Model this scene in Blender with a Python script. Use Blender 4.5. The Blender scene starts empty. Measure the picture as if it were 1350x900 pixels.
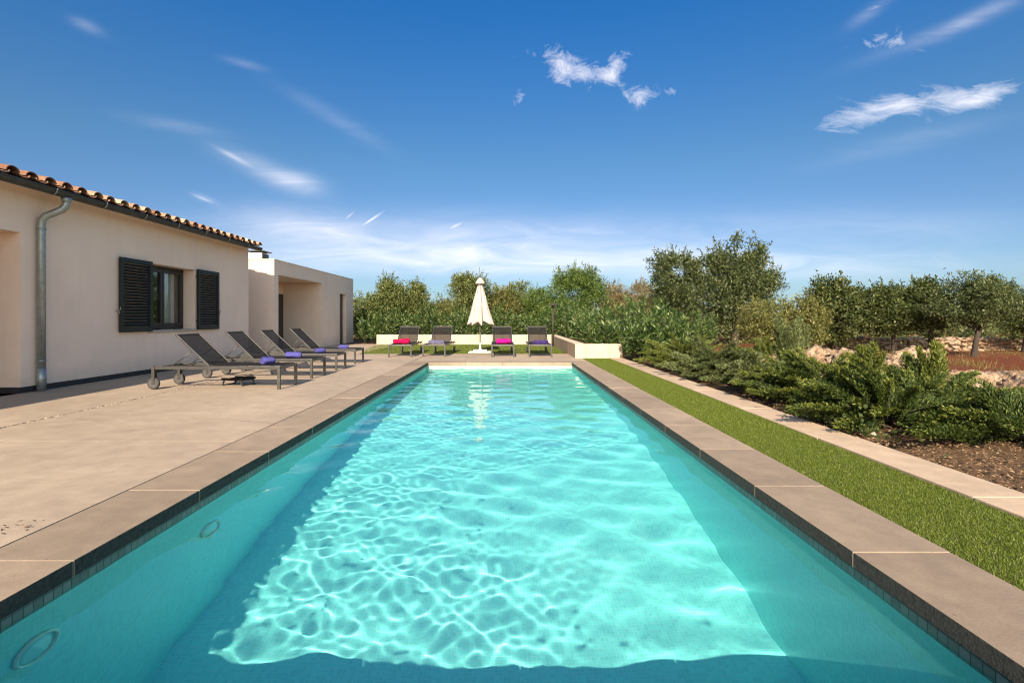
import bpy, bmesh, math, random
import numpy as np
from mathutils import Vector, Matrix, noise as mnoise

R = math.radians
random.seed(7)
RNG = np.random.default_rng(11)
scene = bpy.context.scene
COL = scene.collection
F, VX, VY, HC = 660.0, 668.0, 420.0, 1.08       # focal length in px, vanishing point, eye height

def wx(px, D): return (px - VX) / F * D          # measured photo column -> metres at a distance
def wz(py, D): return HC + (VY - py) / F * D

# ------------------------------------------------------------------ objects
def tag(o, label=None, cat=None, group=None, kind=None):
    if label: o['label'] = label
    if cat: o['category'] = cat
    if group: o['group'] = group
    if kind: o['kind'] = kind
    return o

def empty(name, loc, rz=0.0, label=None, cat=None, group=None):
    o = bpy.data.objects.new(name, None)
    COL.objects.link(o)
    o.location = loc
    o.rotation_euler = (0, 0, rz)
    o.empty_display_size = 0.2
    return tag(o, label, cat, group)

def link_mesh(name, me, mat, parent=None, smooth=False):
    if mat is not None:
        for m in (mat if isinstance(mat, (list, tuple)) else [mat]):
            me.materials.append(m)
    o = bpy.data.objects.new(name, me)
    COL.objects.link(o)
    if parent is not None:
        o.parent = parent
    if smooth:
        me.polygons.foreach_set('use_smooth', np.ones(len(me.polygons), dtype=bool))
    return o

class MB:
    """collects shapes into one mesh object"""
    def __init__(self): self.bm = bmesh.new()
    def box(self, x0, x1, y0, y1, z0, z1, bev=0.0, mi=0):
        vs = [self.bm.verts.new(p) for p in ((x0,y0,z0),(x1,y0,z0),(x1,y1,z0),(x0,y1,z0),(x0,y0,z1),(x1,y0,z1),(x1,y1,z1),(x0,y1,z1))]
        fs = [self.bm.faces.new([vs[i] for i in f]) for f in ((3,2,1,0),(4,5,6,7),(0,1,5,4),(1,2,6,5),(2,3,7,6),(3,0,4,7))]
        for f in fs: f.material_index = mi
        if bev > 0:
            es = list({e for f in fs for e in f.edges})
            bmesh.ops.bevel(self.bm, geom=es, offset=bev, segments=2, affect='EDGES', profile=0.6)
        return self
    def bar(self, p0, p1, w, h, bev=0.0, up=(0,0,1)):
        """rectangular bar from p0 to p1"""
        p0, p1 = Vector(p0), Vector(p1)
        d = (p1 - p0); L = d.length; d.normalize()
        u = Vector(up)
        if abs(d.dot(u)) > 0.98: u = Vector((1,0,0))
        s = d.cross(u).normalized(); u = s.cross(d).normalized()
        vs = []
        for q in (p0, p1):
            for a, b in ((-1,-1),(1,-1),(1,1),(-1,1)):
                vs.append(self.bm.verts.new(q + s*(a*w/2) + u*(b*h/2)))
        fs = [self.bm.faces.new([vs[i] for i in f]) for f in ((3,2,1,0),(4,5,6,7),(0,1,5,4),(1,2,6,5),(2,3,7,6),(3,0,4,7))]
        if bev > 0:
            es = list({e for f in fs for e in f.edges})
            bmesh.ops.bevel(self.bm, geom=es, offset=bev, segments=2, affect='EDGES', profile=0.6)
        return self
    def tube(self, pts, radii, seg=10, cap=True):
        pts = [Vector(p) for p in pts]
        if not isinstance(radii, (list, tuple)): radii = [radii]*len(pts)
        rings = []
        prev = None
        for i, p in enumerate(pts):
            d = (pts[min(i+1, len(pts)-1)] - pts[max(i-1, 0)])
            d.normalize()
            if prev is None:
                a = Vector((0,0,1)) if abs(d.z) < 0.9 else Vector((1,0,0))
                s = d.cross(a).normalized()
            else:
                s = (prev - d*prev.dot(d)).normalized()
            prev = s
            u = d.cross(s)
            rings.append([self.bm.verts.new(p + (s*math.cos(t) + u*math.sin(t))*radii[i]) for t in [2*math.pi*k/seg for k in range(seg)]])
        for a, b in zip(rings, rings[1:]):
            for k in range(seg):
                f = self.bm.faces.new((a[k], a[(k+1)%seg], b[(k+1)%seg], b[k])); f.smooth = True
        if cap:
            self.bm.faces.new(rings[0][::-1]); self.bm.faces.new(rings[-1])
        return self
    def lathe(self, prof, c=(0,0,0), seg=24, axis='z'):
        rings = []
        c = Vector(c)
        for r, h in prof:
            ring = []
            for k in range(seg):
                t = 2*math.pi*k/seg
                v = (r*math.cos(t), r*math.sin(t), h)
                if axis == 'y': v = (v[0], v[2], v[1])
                if axis == 'x': v = (v[2], v[0], v[1])
                ring.append(self.bm.verts.new(c + Vector(v)))
            rings.append(ring)
        for a, b in zip(rings, rings[1:]):
            for k in range(seg):
                f = self.bm.faces.new((a[k], a[(k+1)%seg], b[(k+1)%seg], b[k])); f.smooth = True
        self.bm.faces.new(rings[0][::-1]); self.bm.faces.new(rings[-1])
        return self
    def build(self, name, mat, parent=None):
        me = bpy.data.meshes.new(name)
        bmesh.ops.recalc_face_normals(self.bm, faces=self.bm.faces)
        self.bm.to_mesh(me); self.bm.free()
        return link_mesh(name, me, mat, parent)

def np_mesh(name, V, nper, mat, parent=None, smooth=False):
    """mesh of separate n-gons: V has shape (N, nper, 3)"""
    V = np.asarray(V, dtype=np.float32)
    n = V.shape[0]
    me = bpy.data.meshes.new(name)
    me.vertices.add(n*nper); me.vertices.foreach_set('co', V.reshape(-1))
    me.loops.add(n*nper); me.loops.foreach_set('vertex_index', np.arange(n*nper, dtype=np.int32))
    me.polygons.add(n)
    me.polygons.foreach_set('loop_start', np.arange(0, n*nper, nper, dtype=np.int32))
    me.polygons.foreach_set('loop_total', np.full(n, nper, dtype=np.int32))
    me.update(calc_edges=True)
    return link_mesh(name, me, mat, parent, smooth)

def grid_mesh(name, P, mat, parent=None, smooth=True, skip=None):
    """P: (ny, nx, 3) grid of points; skip(i,j)->True leaves that cell out"""
    ny, nx = P.shape[:2]
    me = bpy.data.meshes.new(name)
    idx = np.arange(ny*nx).reshape(ny, nx)
    q = np.stack([idx[:-1,:-1], idx[:-1,1:], idx[1:,1:], idx[1:,:-1]], axis=-1)
    if skip is not None: q = q[~skip]
    q = q.reshape(-1, 4).astype(np.int32)
    me.vertices.add(ny*nx); me.vertices.foreach_set('co', P.astype(np.float32).reshape(-1))
    me.loops.add(q.size); me.loops.foreach_set('vertex_index', q.reshape(-1))
    me.polygons.add(len(q))
    me.polygons.foreach_set('loop_start', np.arange(0, q.size, 4, dtype=np.int32))
    me.polygons.foreach_set('loop_total', np.full(len(q), 4, dtype=np.int32))
    me.update(calc_edges=True)
    return link_mesh(name, me, mat, parent, smooth)

# ------------------------------------------------------------------ materials
def new_mat(name):
    m = bpy.data.materials.new(name); m.use_nodes = True
    nt = m.node_tree
    return m, nt, nt.nodes['Principled BSDF']

def N(nt, typ, **kw):
    n = nt.nodes.new(typ)
    for k, v in kw.items(): setattr(n, k, v)
    return n

def noise(nt, scale, detail=4, rough=0.55, vec=None, dist=0.0):
    n = N(nt, 'ShaderNodeTexNoise')
    n.inputs['Scale'].default_value = scale; n.inputs['Detail'].default_value = detail
    n.inputs['Roughness'].default_value = rough; n.inputs['Distortion'].default_value = dist
    if vec is not None: nt.links.new(vec, n.inputs['Vector'])
    return n

def ramp(nt, fac, stops):
    r = N(nt, 'ShaderNodeValToRGB')
    el = r.color_ramp.elements
    while len(el) < len(stops): el.new(0.5)
    for e, (p, c) in zip(el, stops):
        e.position = p; e.color = (c[0], c[1], c[2], 1) if not isinstance(c, (int, float)) else (c, c, c, 1)
    nt.links.new(fac, r.inputs['Fac'])
    return r

def mixc(nt, fac, a, b, mode='MIX'):
    m = N(nt, 'ShaderNodeMix', data_type='RGBA', blend_type=mode)
    def put(sock, v):
        if isinstance(v, (int, float)): sock.default_value = v
        elif isinstance(v, tuple): sock.default_value = (v[0], v[1], v[2], 1)
        else: nt.links.new(v, sock)
    put(m.inputs[0], fac); put(m.inputs[6], a); put(m.inputs[7], b)
    return m.outputs[2]

def math_(nt, op, a, b=None, clamp=False):
    m = N(nt, 'ShaderNodeMath', operation=op, use_clamp=clamp)
    for i, v in enumerate((a, b)):
        if v is None: continue
        if isinstance(v, (int, float)): m.inputs[i].default_value = v
        else: nt.links.new(v, m.inputs[i])
    return m.outputs[0]

def bump(nt, bsdf, h, strength, dist=0.01):
    b = N(nt, 'ShaderNodeBump')
    b.inputs['Strength'].default_value = strength; b.inputs['Distance'].default_value = dist
    nt.links.new(h, b.inputs['Height']); nt.links.new(b.outputs[0], bsdf.inputs['Normal'])
    return b

def pmat(name, c1, c2=None, scale=6.0, rough=0.7, bstr=0.0, bscale=60.0, bdist=0.01, metal=0.0, spec=0.5, c3=None, scale3=1.2):
    m, nt, b = new_mat(name)
    tc = N(nt, 'ShaderNodeTexCoord').outputs['Object']
    col = c1
    if c2 is not None:
        n = noise(nt, scale, 5, 0.6, tc)
        r = ramp(nt, n.outputs['Fac'], [(0.3, c1), (0.7, c2)])
        col = r.outputs[0]
    if c3 is not None:
        n3 = noise(nt, scale3, 6, 0.65, tc)
        r3 = ramp(nt, n3.outputs['Fac'], [(0.46, 0.0), (0.68, 1.0)])
        col = mixc(nt, r3.outputs[0], col, c3)
    if isinstance(col, tuple): b.inputs['Base Color'].default_value = (*col, 1)
    else: nt.links.new(col, b.inputs['Base Color'])
    b.inputs['Roughness'].default_value = rough
    b.inputs['Metallic'].default_value = metal
    b.inputs['Specular IOR Level'].default_value = spec
    if bstr:
        nb = noise(nt, bscale, 6, 0.65, tc)
        bump(nt, b, nb.outputs['Fac'], bstr, bdist)
    return m

def leaf_mat(name, dark, light, tip=None, rough=0.5, trans=0.3):
    """foliage: each leaf (mesh island) has a tint of its own"""
    m, nt, b = new_mat(name)
    g = N(nt, 'ShaderNodeNewGeometry')
    stops = [(0.0, dark), (0.75, light)] + ([(1.0, tip)] if tip else [])
    r = ramp(nt, g.outputs['Random Per Island'], stops)
    nt.links.new(r.outputs[0], b.inputs['Base Color'])
    b.inputs['Roughness'].default_value = rough
    b.inputs['Specular IOR Level'].default_value = 0.35
    t = N(nt, 'ShaderNodeBsdfTranslucent')
    tcol = mixc(nt, 1.0, r.outputs[0], (1.25, 1.2, 0.55), 'MULTIPLY')
    nt.links.new(tcol, t.inputs['Color'])
    mx = N(nt, 'ShaderNodeMixShader'); mx.inputs[0].default_value = trans
    nt.links.new(b.outputs[0], mx.inputs[1]); nt.links.new(t.outputs[0], mx.inputs[2])
    nt.links.new(mx.outputs[0], nt.nodes['Material Output'].inputs['Surface'])
    return m

M = {}
# stucco: pinkish beige render, faintly mottled
def stucco(name, c):
    m, nt, b = new_mat(name)
    tc = N(nt, 'ShaderNodeTexCoord').outputs['Object']
    n1 = noise(nt, 0.9, 6, 0.6, tc); n2 = noise(nt, 160, 4, 0.6, tc)
    mp = N(nt, 'ShaderNodeMapping'); mp.inputs['Scale'].default_value = (5, 5, 0.35)
    nt.links.new(tc, mp.inputs[0])
    n3 = noise(nt, 1.6, 5, 0.6, mp.outputs[0])
    r = ramp(nt, n1.outputs['Fac'], [(0.3, tuple(v*0.93 for v in c)), (0.7, tuple(v*1.05 for v in c))])
    s = ramp(nt, n3.outputs['Fac'], [(0.35, (0.92, 0.91, 0.90)), (0.6, (1, 1, 1))])
    nt.links.new(mixc(nt, 0.35, r.outputs[0], s.outputs[0], 'MULTIPLY'), b.inputs['Base Color'])
    sx = N(nt, 'ShaderNodeSeparateXYZ'); nt.links.new(N(nt, 'ShaderNodeNewGeometry').outputs['Position'], sx.inputs[0])
    nd = noise(nt, 7, 7, 0.7, tc)
    lowf = math_(nt, 'MULTIPLY', math_(nt, 'SUBTRACT', math_(nt, 'MULTIPLY', nd.outputs['Fac'], 0.75), sx.outputs[2]), 2.2, True)
    mix_ = mixc(nt, 0.35, r.outputs[0], s.outputs[0], 'MULTIPLY')
    hair = N(nt, 'ShaderNodeTexVoronoi', feature='DISTANCE_TO_EDGE'); hair.inputs['Scale'].default_value = 0.42
    wv = mixc(nt, 0.12, tc, noise(nt, 2.5, 6, 0.7, tc).outputs['Color'], 'LINEAR_LIGHT')
    nt.links.new(wv, hair.inputs['Vector'])
    hr = ramp(nt, hair.outputs['Distance'], [(0.0, 1.0), (0.0022, 0.0)])
    hm = ramp(nt, noise(nt, 0.7, 2, 0.5, tc).outputs['Fac'], [(0.52, 0.0), (0.60, 1.0)])
    c2_ = mixc(nt, math_(nt, 'MULTIPLY', lowf, 0.32), mix_, tuple(v*0.62 for v in c))
    c3_ = mixc(nt, math_(nt, 'MULTIPLY', math_(nt, 'MULTIPLY', hr.outputs[0], hm.outputs[0]), 0.07), c2_, tuple(v*0.45 for v in c))
    nt.links.new(c3_, b.inputs['Base Color'])
    b.inputs['Roughness'].default_value = 0.9; b.inputs['Specular IOR Level'].default_value = 0.25
    h = math_(nt, 'ADD', n2.outputs['Fac'], math_(nt, 'MULTIPLY', noise(nt, 18, 3, 0.5, tc).outputs['Fac'], 1.5))
    bump(nt, b, h, 0.35, 0.004)
    return m
M['stucco'] = stucco('house_render', (0.87, 0.685, 0.55))
M['stucco_annex'] = stucco('annex_render', (0.80, 0.64, 0.515))
M['plinth'] = pmat('dark_plinth', (0.018, 0.018, 0.02), (0.03, 0.03, 0.032), 20, 0.6)
M['zinc'] = pmat('zinc_metal', (0.055, 0.056, 0.048), (0.09, 0.09, 0.078), 9, 0.5, 0.05, 40, metal=0.6)
M['zinc_light'] = pmat('zinc_pipe', (0.25, 0.28, 0.275), (0.36, 0.39, 0.38), 14, 0.42, 0.05, 40, metal=0.6)
M['shutter'] = pmat('shutter_green', (0.005, 0.0105, 0.008), (0.0075, 0.0145, 0.011), 8, 0.55)
M['frame_dark'] = pmat('frame_dark', (0.02, 0.018, 0.016), (0.028, 0.025, 0.022), 8, 0.4)
M['sill'] = pmat('stone_sill', (0.36, 0.31, 0.26), (0.45, 0.39, 0.33), 12, 0.8, 0.2)
M['curtain'] = pmat('curtain_cloth', (0.62, 0.60, 0.55), (0.7, 0.68, 0.62), 4, 0.9)
M['room'] = pmat('room_plaster', (0.25, 0.23, 0.21), (0.3, 0.28, 0.25), 2, 0.9)
M['white'] = pmat('white_render', (0.72, 0.67, 0.60), (0.78, 0.73, 0.66), 3, 0.85, 0.2, 80, 0.003)
M['pole'] = pmat('parasol_pole', (0.30, 0.29, 0.27), (0.36, 0.35, 0.33), 8, 0.4, metal=0.5)
M['lampmetal'] = pmat('lamp_metal', (0.05, 0.04, 0.032), (0.075, 0.06, 0.048), 12, 0.6, metal=0.3)
M['base_conc'] = pmat('base_concrete', (0.62, 0.60, 0.55), (0.72, 0.69, 0.63), 14, 0.8, 0.2)
M['alu'] = pmat('lounger_aluminium', (0.062, 0.061, 0.058), (0.105, 0.103, 0.098), 10, 0.38, metal=0.5)
M['rubber'] = pmat('wheel_rubber', (0.035, 0.034, 0.033), (0.06, 0.058, 0.055), 30, 0.75)
M['hub'] = pmat('wheel_hub', (0.05, 0.048, 0.045), (0.09, 0.087, 0.082), 20, 0.6)

def textile(name, c, weave=0.0):
    m, nt, b = new_mat(name)
    tc = N(nt, 'ShaderNodeTexCoord').outputs['Object']
    w = N(nt, 'ShaderNodeTexWave'); w.inputs['Scale'].default_value = 90; w.inputs['Distortion'].default_value = 0.3
    nt.links.new(tc, w.inputs['Vector'])
    n1 = noise(nt, 5, 5, 0.6, tc)
    r = ramp(nt, n1.outputs['Fac'], [(0.3, tuple(v*0.8 for v in c)), (0.7, tuple(v*1.2 for v in c))])
    r2 = ramp(nt, w.outputs['Fac'], [(0.0, 0.75), (1.0, 1.1)])
    nt.links.new(mixc(nt, 1.0, r.outputs[0], r2.outputs[0], 'MULTIPLY'), b.inputs['Base Color'])
    b.inputs['Roughness'].default_value = 0.8; b.inputs['Specular IOR Level'].default_value = 0.2
    bump(nt, b, w.outputs['Fac'], 0.3, 0.002)
    if weave:
        tr = N(nt, 'ShaderNodeBsdfTransparent'); mx = N(nt, 'ShaderNodeMixShader'); mx.inputs[0].default_value = weave
        nt.links.new(b.outputs[0], mx.inputs[1]); nt.links.new(tr.outputs[0], mx.inputs[2])
        nt.links.new(mx.outputs[0], nt.nodes['Material Output'].inputs['Surface'])
    return m
M['sling'] = textile('sling_textile', (0.017, 0.0145, 0.0135), 0.12)
M['sling_band'] = textile('sling_band', (0.016, 0.0145, 0.0145))
def towel_mat(name, c):
    m = pmat(name, tuple(v*0.75 for v in c), c, 25, 0.95, 0.8, 260, 0.006, spec=0.1)
    return m
M['towel_violet'] = towel_mat('towel_violet', (0.095, 0.092, 0.32))
M['towel_crimson'] = towel_mat('towel_crimson', (0.50, 0.008, 0.07))
M['towel_magenta'] = towel_mat('towel_magenta', (0.58, 0.01, 0.22))
M['towel_slate'] = towel_mat('towel_slate', (0.15, 0.145, 0.24))
M['towel_navy'] = towel_mat('towel_navy', (0.06, 0.04, 0.17))
M['canvas'] = pmat('parasol_canvas', (0.49, 0.395, 0.335), (0.545, 0.445, 0.38), 3, 0.9, 0.15, 120, 0.003)
M['joint'] = pmat('joint_dark', (0.055, 0.045, 0.035), (0.09, 0.075, 0.06), 40, 0.95)
M['bark'] = pmat('bark', (0.03, 0.023, 0.017), (0.07, 0.054, 0.042), 14, 0.95, 0.9, 30, 0.03)

def concrete(name, c, mott=0.1, warm=None, isl=0.06, cracks=False):
    """poured concrete with broad mottling, fine grain and a few stains"""
    m, nt, b = new_mat(name)
    tc = N(nt, 'ShaderNodeTexCoord').outputs['Object']
    n1 = noise(nt, 0.55, 7, 0.62, tc, 0.6)
    n2 = noise(nt, 5.5, 6, 0.65, tc)
    n3 = noise(nt, 120, 3, 0.6, tc)
    mp = N(nt, 'ShaderNodeMapping'); mp.inputs['Scale'].default_value = (0.5, 2.4, 1)
    nt.links.new(tc, mp.inputs[0])
    n4 = noise(nt, 1.3, 6, 0.7, mp.outputs[0], 1.2)
    a = tuple(v*(1-mott*1.3) for v in c); d = tuple(min(1, v*(1+mott)) for v in c)
    r1 = ramp(nt, n1.outputs['Fac'], [(0.32, a), (0.68, d)])
    r2 = ramp(nt, n2.outputs['Fac'], [(0.3, 0.86), (0.65, 1.06)])
    r3 = ramp(nt, n3.outputs['Fac'], [(0.3, 0.90), (0.7, 1.08)])
    col = mixc(nt, 1.0, r1.outputs[0], r2.outputs[0], 'MULTIPLY')
    col = mixc(nt, 0.8, col, r3.outputs[0], 'MULTIPLY')
    gi = N(nt, 'ShaderNodeNewGeometry')
    ri = ramp(nt, gi.outputs['Random Per Island'], [(0.0, 1.0-isl), (1.0, 1.0+isl*.6)])
    col = mixc(nt, 1.0, col, ri.outputs[0], 'MULTIPLY')
    st = ramp(nt, n4.outputs['Fac'], [(0.58, 0.0), (0.74, 1.0)])
    col = mixc(nt, math_(nt, 'MULTIPLY', st.outputs[0], 0.38), col, warm or tuple(v*0.6 for v in c))
    sp = noise(nt, 26, 2, 0.5, tc)
    spr = ramp(nt, sp.outputs['Fac'], [(0.735, 0.0), (0.76, 1.0)])
    col = mixc(nt, math_(nt, 'MULTIPLY', spr.outputs[0], 0.5), col, tuple(v*0.35 for v in c))
    if cracks:
        vo = N(nt, 'ShaderNodeTexVoronoi', feature='DISTANCE_TO_EDGE'); vo.inputs['Scale'].default_value = 0.30
        wv = mixc(nt, 0.16, tc, noise(nt, 1.8, 7, 0.7, tc).outputs['Color'], 'LINEAR_LIGHT')
        nt.links.new(wv, vo.inputs['Vector'])
        cr = ramp(nt, vo.outputs['Distance'], [(0.0, 1.0), (0.0016, 0.0)])
        cm = ramp(nt, noise(nt, 0.5, 2, 0.5, tc).outputs['Fac'], [(0.50, 0.0), (0.58, 1.0)])
        col = mixc(nt, math_(nt, 'MULTIPLY', math_(nt, 'MULTIPLY', cr.outputs[0], cm.outputs[0]), 0.55), col, tuple(v*0.4 for v in c))
        vd = N(nt, 'ShaderNodeTexVoronoi'); vd.inputs['Scale'].default_value = 3.2; nt.links.new(tc, vd.inputs['Vector'])
        dr = ramp(nt, vd.outputs['Distance'], [(0.05, 1.0), (0.13, 0.0)])
        dm = ramp(nt, noise(nt, 1.1, 3, 0.6, tc).outputs['Fac'], [(0.56, 0.0), (0.64, 1.0)])
        col = mixc(nt, math_(nt, 'MULTIPLY', math_(nt, 'MULTIPLY', dr.outputs[0], dm.outputs[0]), 0.22), col, tuple(v*0.6 for v in c))
    nt.links.new(col, b.inputs['Base Color'])
    rr = ramp(nt, n2.outputs['Fac'], [(0.3, 0.6), (0.7, 0.85)])
    nt.links.new(rr.outputs[0], b.inputs['Roughness'])
    b.inputs['Specular IOR Level'].default_value = 0.3
    h = math_(nt, 'ADD', n3.outputs['Fac'], math_(nt, 'MULTIPLY', n2.outputs['Fac'], 1.3))
    bump(nt, b, h, 0.22, 0.006)
    return m
M['deck'] = concrete('deck_concrete', (0.405, 0.322, 0.236), 0.13, None, 0.05, True)
M['coping'] = concrete('coping_stone', (0.325, 0.25, 0.178), 0.13, (0.21, 0.165, 0.12), 0.13)
M['coping_face_shade'] = pmat('coping_face_shade', (0.030, 0.028, 0.024), (0.085, 0.075, 0.06), 45, 0.95, 0.9, 90, 0.015)  # rough stone lip; shade on the pool side is painted in as dark colour
M['grout'] = pmat('coping_grout', (0.31, 0.25, 0.185), (0.37, 0.30, 0.225), 30, 0.9)
M['kerb'] = concrete('kerb_concrete', (0.52, 0.395, 0.275), 0.12, (0.36, 0.25, 0.16))
def streaked(name, c, streak):
    m, nt, b = new_mat(name)
    tc = N(nt, 'ShaderNodeTexCoord').outputs['Object']
    mp = N(nt, 'ShaderNodeMapping'); mp.inputs['Scale'].default_value = (5, 5, 0.4)
    nt.links.new(tc, mp.inputs[0])
    n1 = noise(nt, 1.4, 5, 0.65, mp.outputs[0]); n2 = noise(nt, 3, 6, 0.65, tc); n3 = noise(nt, 70, 4, 0.6, tc)
    r2 = ramp(nt, n2.outputs['Fac'], [(0.3, tuple(v*0.86 for v in c)), (0.7, tuple(v*1.06 for v in c))])
    r1 = ramp(nt, n1.outputs['Fac'], [(0.5, 0.0), (0.72, 1.0)])
    nt.links.new(mixc(nt, math_(nt, 'MULTIPLY', r1.outputs[0], 0.65), r2.outputs[0], streak), b.inputs['Base Color'])
    b.inputs['Roughness'].default_value = 0.9
    bump(nt, b, n3.outputs['Fac'], 0.4, 0.01)
    return m
M['planter'] = streaked('planter_concrete', (0.60, 0.49, 0.36), (0.36, 0.25, 0.15))

# pool mosaic: pale 5 cm tiles, each slightly different
def mosaic(name, c, grout, size, var):
    m, nt, b = new_mat(name)
    uv = N(nt, 'ShaderNodeUVMap', uv_map='UVMap').outputs[0]
    br = N(nt, 'ShaderNodeTexBrick'); br.offset = 0.0; br.squash = 1.0
    br.inputs['Scale'].default_value = 1.0
    br.inputs['Brick Width'].default_value = size; br.inputs['Row Height'].default_value = size
    br.inputs['Mortar Size'].default_value = size*0.05; br.inputs['Mortar Smooth'].default_value = 0.2
    br.inputs['Bias'].default_value = 0.0
    br.inputs['Color1'].default_value = (*tuple(v*(1-var) for v in c), 1)
    br.inputs['Color2'].default_value = (*tuple(min(1, v*(1+var)) for v in c), 1)
    br.inputs['Mortar'].default_value = (*grout, 1)
    nt.links.new(uv, br.inputs['Vector'])
    nt.links.new(br.outputs['Color'], b.inputs['Base Color'])
    b.inputs['Roughness'].default_value = 0.35; b.inputs['Specular IOR Level'].default_value = 0.3
    return m
M['mosaic'] = mosaic('pool_mosaic', (0.35, 0.91, 0.875), (0.58, 0.93, 0.90), 0.025, 0.06)
M['waterline'] = mosaic('waterline_tile', (0.20, 0.195, 0.165), (0.05, 0.05, 0.042), 0.045, 0.18)
M['cream'] = pmat('cream_tile', (0.68, 0.62, 0.50), (0.74, 0.68, 0.56), 10, 0.5)

# water: clear, absorbs red
def water_mat():
    m, nt, b = new_mat('pool_water')
    nt.nodes.remove(b)
    g = N(nt, 'ShaderNodeBsdfGlass'); g.inputs['IOR'].default_value = 1.333; g.inputs['Roughness'].default_value = 0.0
    g.inputs['Color'].default_value = (0.76, 1.0, 0.995, 1)
    nt.links.new(g.outputs[0], nt.nodes['Material Output'].inputs['Surface'])
    return m
M['water'] = water_mat()

def glass_pane():
    m, nt, b = new_mat('window_glass')
    b.inputs['Base Color'].default_value = (0.9, 0.95, 0.93, 1)
    b.inputs['Roughness'].default_value = 0.01
    b.inputs['Transmission Weight'].default_value = 1.0
    b.inputs['IOR'].default_value = 1.7
    return m
M['glass'] = glass_pane()

def tile_mat():
    m, nt, b = new_mat('terracotta')
    g = N(nt, 'ShaderNodeNewGeometry')
    tc = N(nt, 'ShaderNodeTexCoord').outputs['Object']
    r = ramp(nt, g.outputs['Random Per Island'], [(0, (0.20, 0.095, 0.06)), (0.4, (0.33, 0.185, 0.115)), (0.75, (0.43, 0.28, 0.185)), (1, (0.52, 0.39, 0.28))])
    n = noise(nt, 14, 6, 0.7, tc)
    r2 = ramp(nt, n.outputs['Fac'], [(0.35, (0.72, 0.66, 0.6)), (0.6, (1.05, 1.03, 1.0))])
    nt.links.new(mixc(nt, 1.0, r.outputs[0], r2.outputs[0], 'MULTIPLY'), b.inputs['Base Color'])
    b.inputs['Roughness'].default_value = 0.9
    bump(nt, b, n.outputs['Fac'], 0.3, 0.01)
    return m
M['tile'] = tile_mat()

def rock_mat():
    m, nt, b = new_mat('limestone')
    tc = N(nt, 'ShaderNodeTexCoord').outputs['Object']
    n1 = noise(nt, 2.2, 8, 0.68, tc, 0.8); n2 = noise(nt, 16, 8, 0.72, tc, 0.4)
    r1 = ramp(nt, n1.outputs['Fac'], [(0.30, (0.24, 0.125, 0.06)), (0.44, (0.40, 0.26, 0.155)), (0.56, (0.50, 0.385, 0.27)), (0.68, (0.22, 0.195, 0.165))])
    r2 = ramp(nt, n2.outputs['Fac'], [(0.38, 0.28), (0.56, 1.05)])
    nt.links.new(mixc(nt, 1.0, r1.outputs[0], r2.outputs[0], 'MULTIPLY'), b.inputs['Base Color'])
    b.inputs['Roughness'].default_value = 0.95
    bump(nt, b, n2.outputs['Fac'], 0.9, 0.05)
    return m
M['rock'] = rock_mat()

def soil_mat():
    m, nt, b = new_mat('earth')
    tc = N(nt, 'ShaderNodeTexCoord').outputs['Object']
    sep = N(nt, 'ShaderNodeSeparateXYZ'); nt.links.new(tc, sep.inputs[0])
    n1 = noise(nt, 0.35, 6, 0.6, tc); n2 = noise(nt, 9, 8, 0.7, tc); n3 = noise(nt, 60, 4, 0.65, tc)
    red = ramp(nt, n2.outputs['Fac'], [(0.3, (0.13, 0.038, 0.018)), (0.55, (0.23, 0.07, 0.032)), (0.75, (0.30, 0.125, 0.06))])
    mulch = ramp(nt, n2.outputs['Fac'], [(0.3, (0.10, 0.06, 0.035)), (0.55, (0.22, 0.135, 0.075)), (0.75, (0.34, 0.23, 0.13))])
    # mulch strip of the bed beside the kerb, red tilled soil further out
    xx = math_(nt, 'ADD', sep.outputs[0], math_(nt, 'MULTIPLY', n1.outputs['Fac'], 1.6))
    fac = math_(nt, 'MULTIPLY', math_(nt, 'SUBTRACT', xx, 5.2), 1.2, True)
    col = mixc(nt, fac, mulch.outputs[0], red.outputs[0])
    dry = ramp(nt, n1.outputs['Fac'], [(0.55, 0.0), (0.7, 0.6)])
    col = mixc(nt, math_(nt, 'MULTIPLY', dry.outputs[0], 0.6), col, (0.23, 0.17, 0.075))
    r3 = ramp(nt, n3.outputs['Fac'], [(0.3, 0.6), (0.7, 1.25)])
    nt.links.new(mixc(nt, 1.0, col, r3.outputs[0], 'MULTIPLY'), b.inputs['Base Color'])
    b.inputs['Roughness'].default_value = 0.95; b.inputs['Specular IOR Level'].default_value = 0.15
    bump(nt, b, math_(nt, 'ADD', n2.outputs['Fac'], n3.outputs['Fac']), 0.9, 0.05)
    return m
M['soil'] = soil_mat()
M['turfbase'] = pmat('turf_base', (0.050, 0.052, 0.010), (0.085, 0.085, 0.018), 30, 0.95)
M['turf'] = leaf_mat('turf_blade', (0.062, 0.092, 0.010), (0.142, 0.190, 0.020), (0.235, 0.285, 0.05), 0.45, 0.25)
M['chips'] = leaf_mat('mulch_chip', (0.07, 0.04, 0.022), (0.24, 0.145, 0.075), (0.42, 0.30, 0.18), 0.9, 0.0)
M['dryleaf'] = leaf_mat('dry_leaf', (0.06, 0.032, 0.02), (0.12, 0.07, 0.04), (0.2, 0.13, 0.07), 0.8, 0.0)
M['gravel'] = leaf_mat('joint_gravel', (0.20, 0.15, 0.10), (0.44, 0.35, 0.26), (0.6, 0.52, 0.42), 0.9, 0.0)
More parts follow.
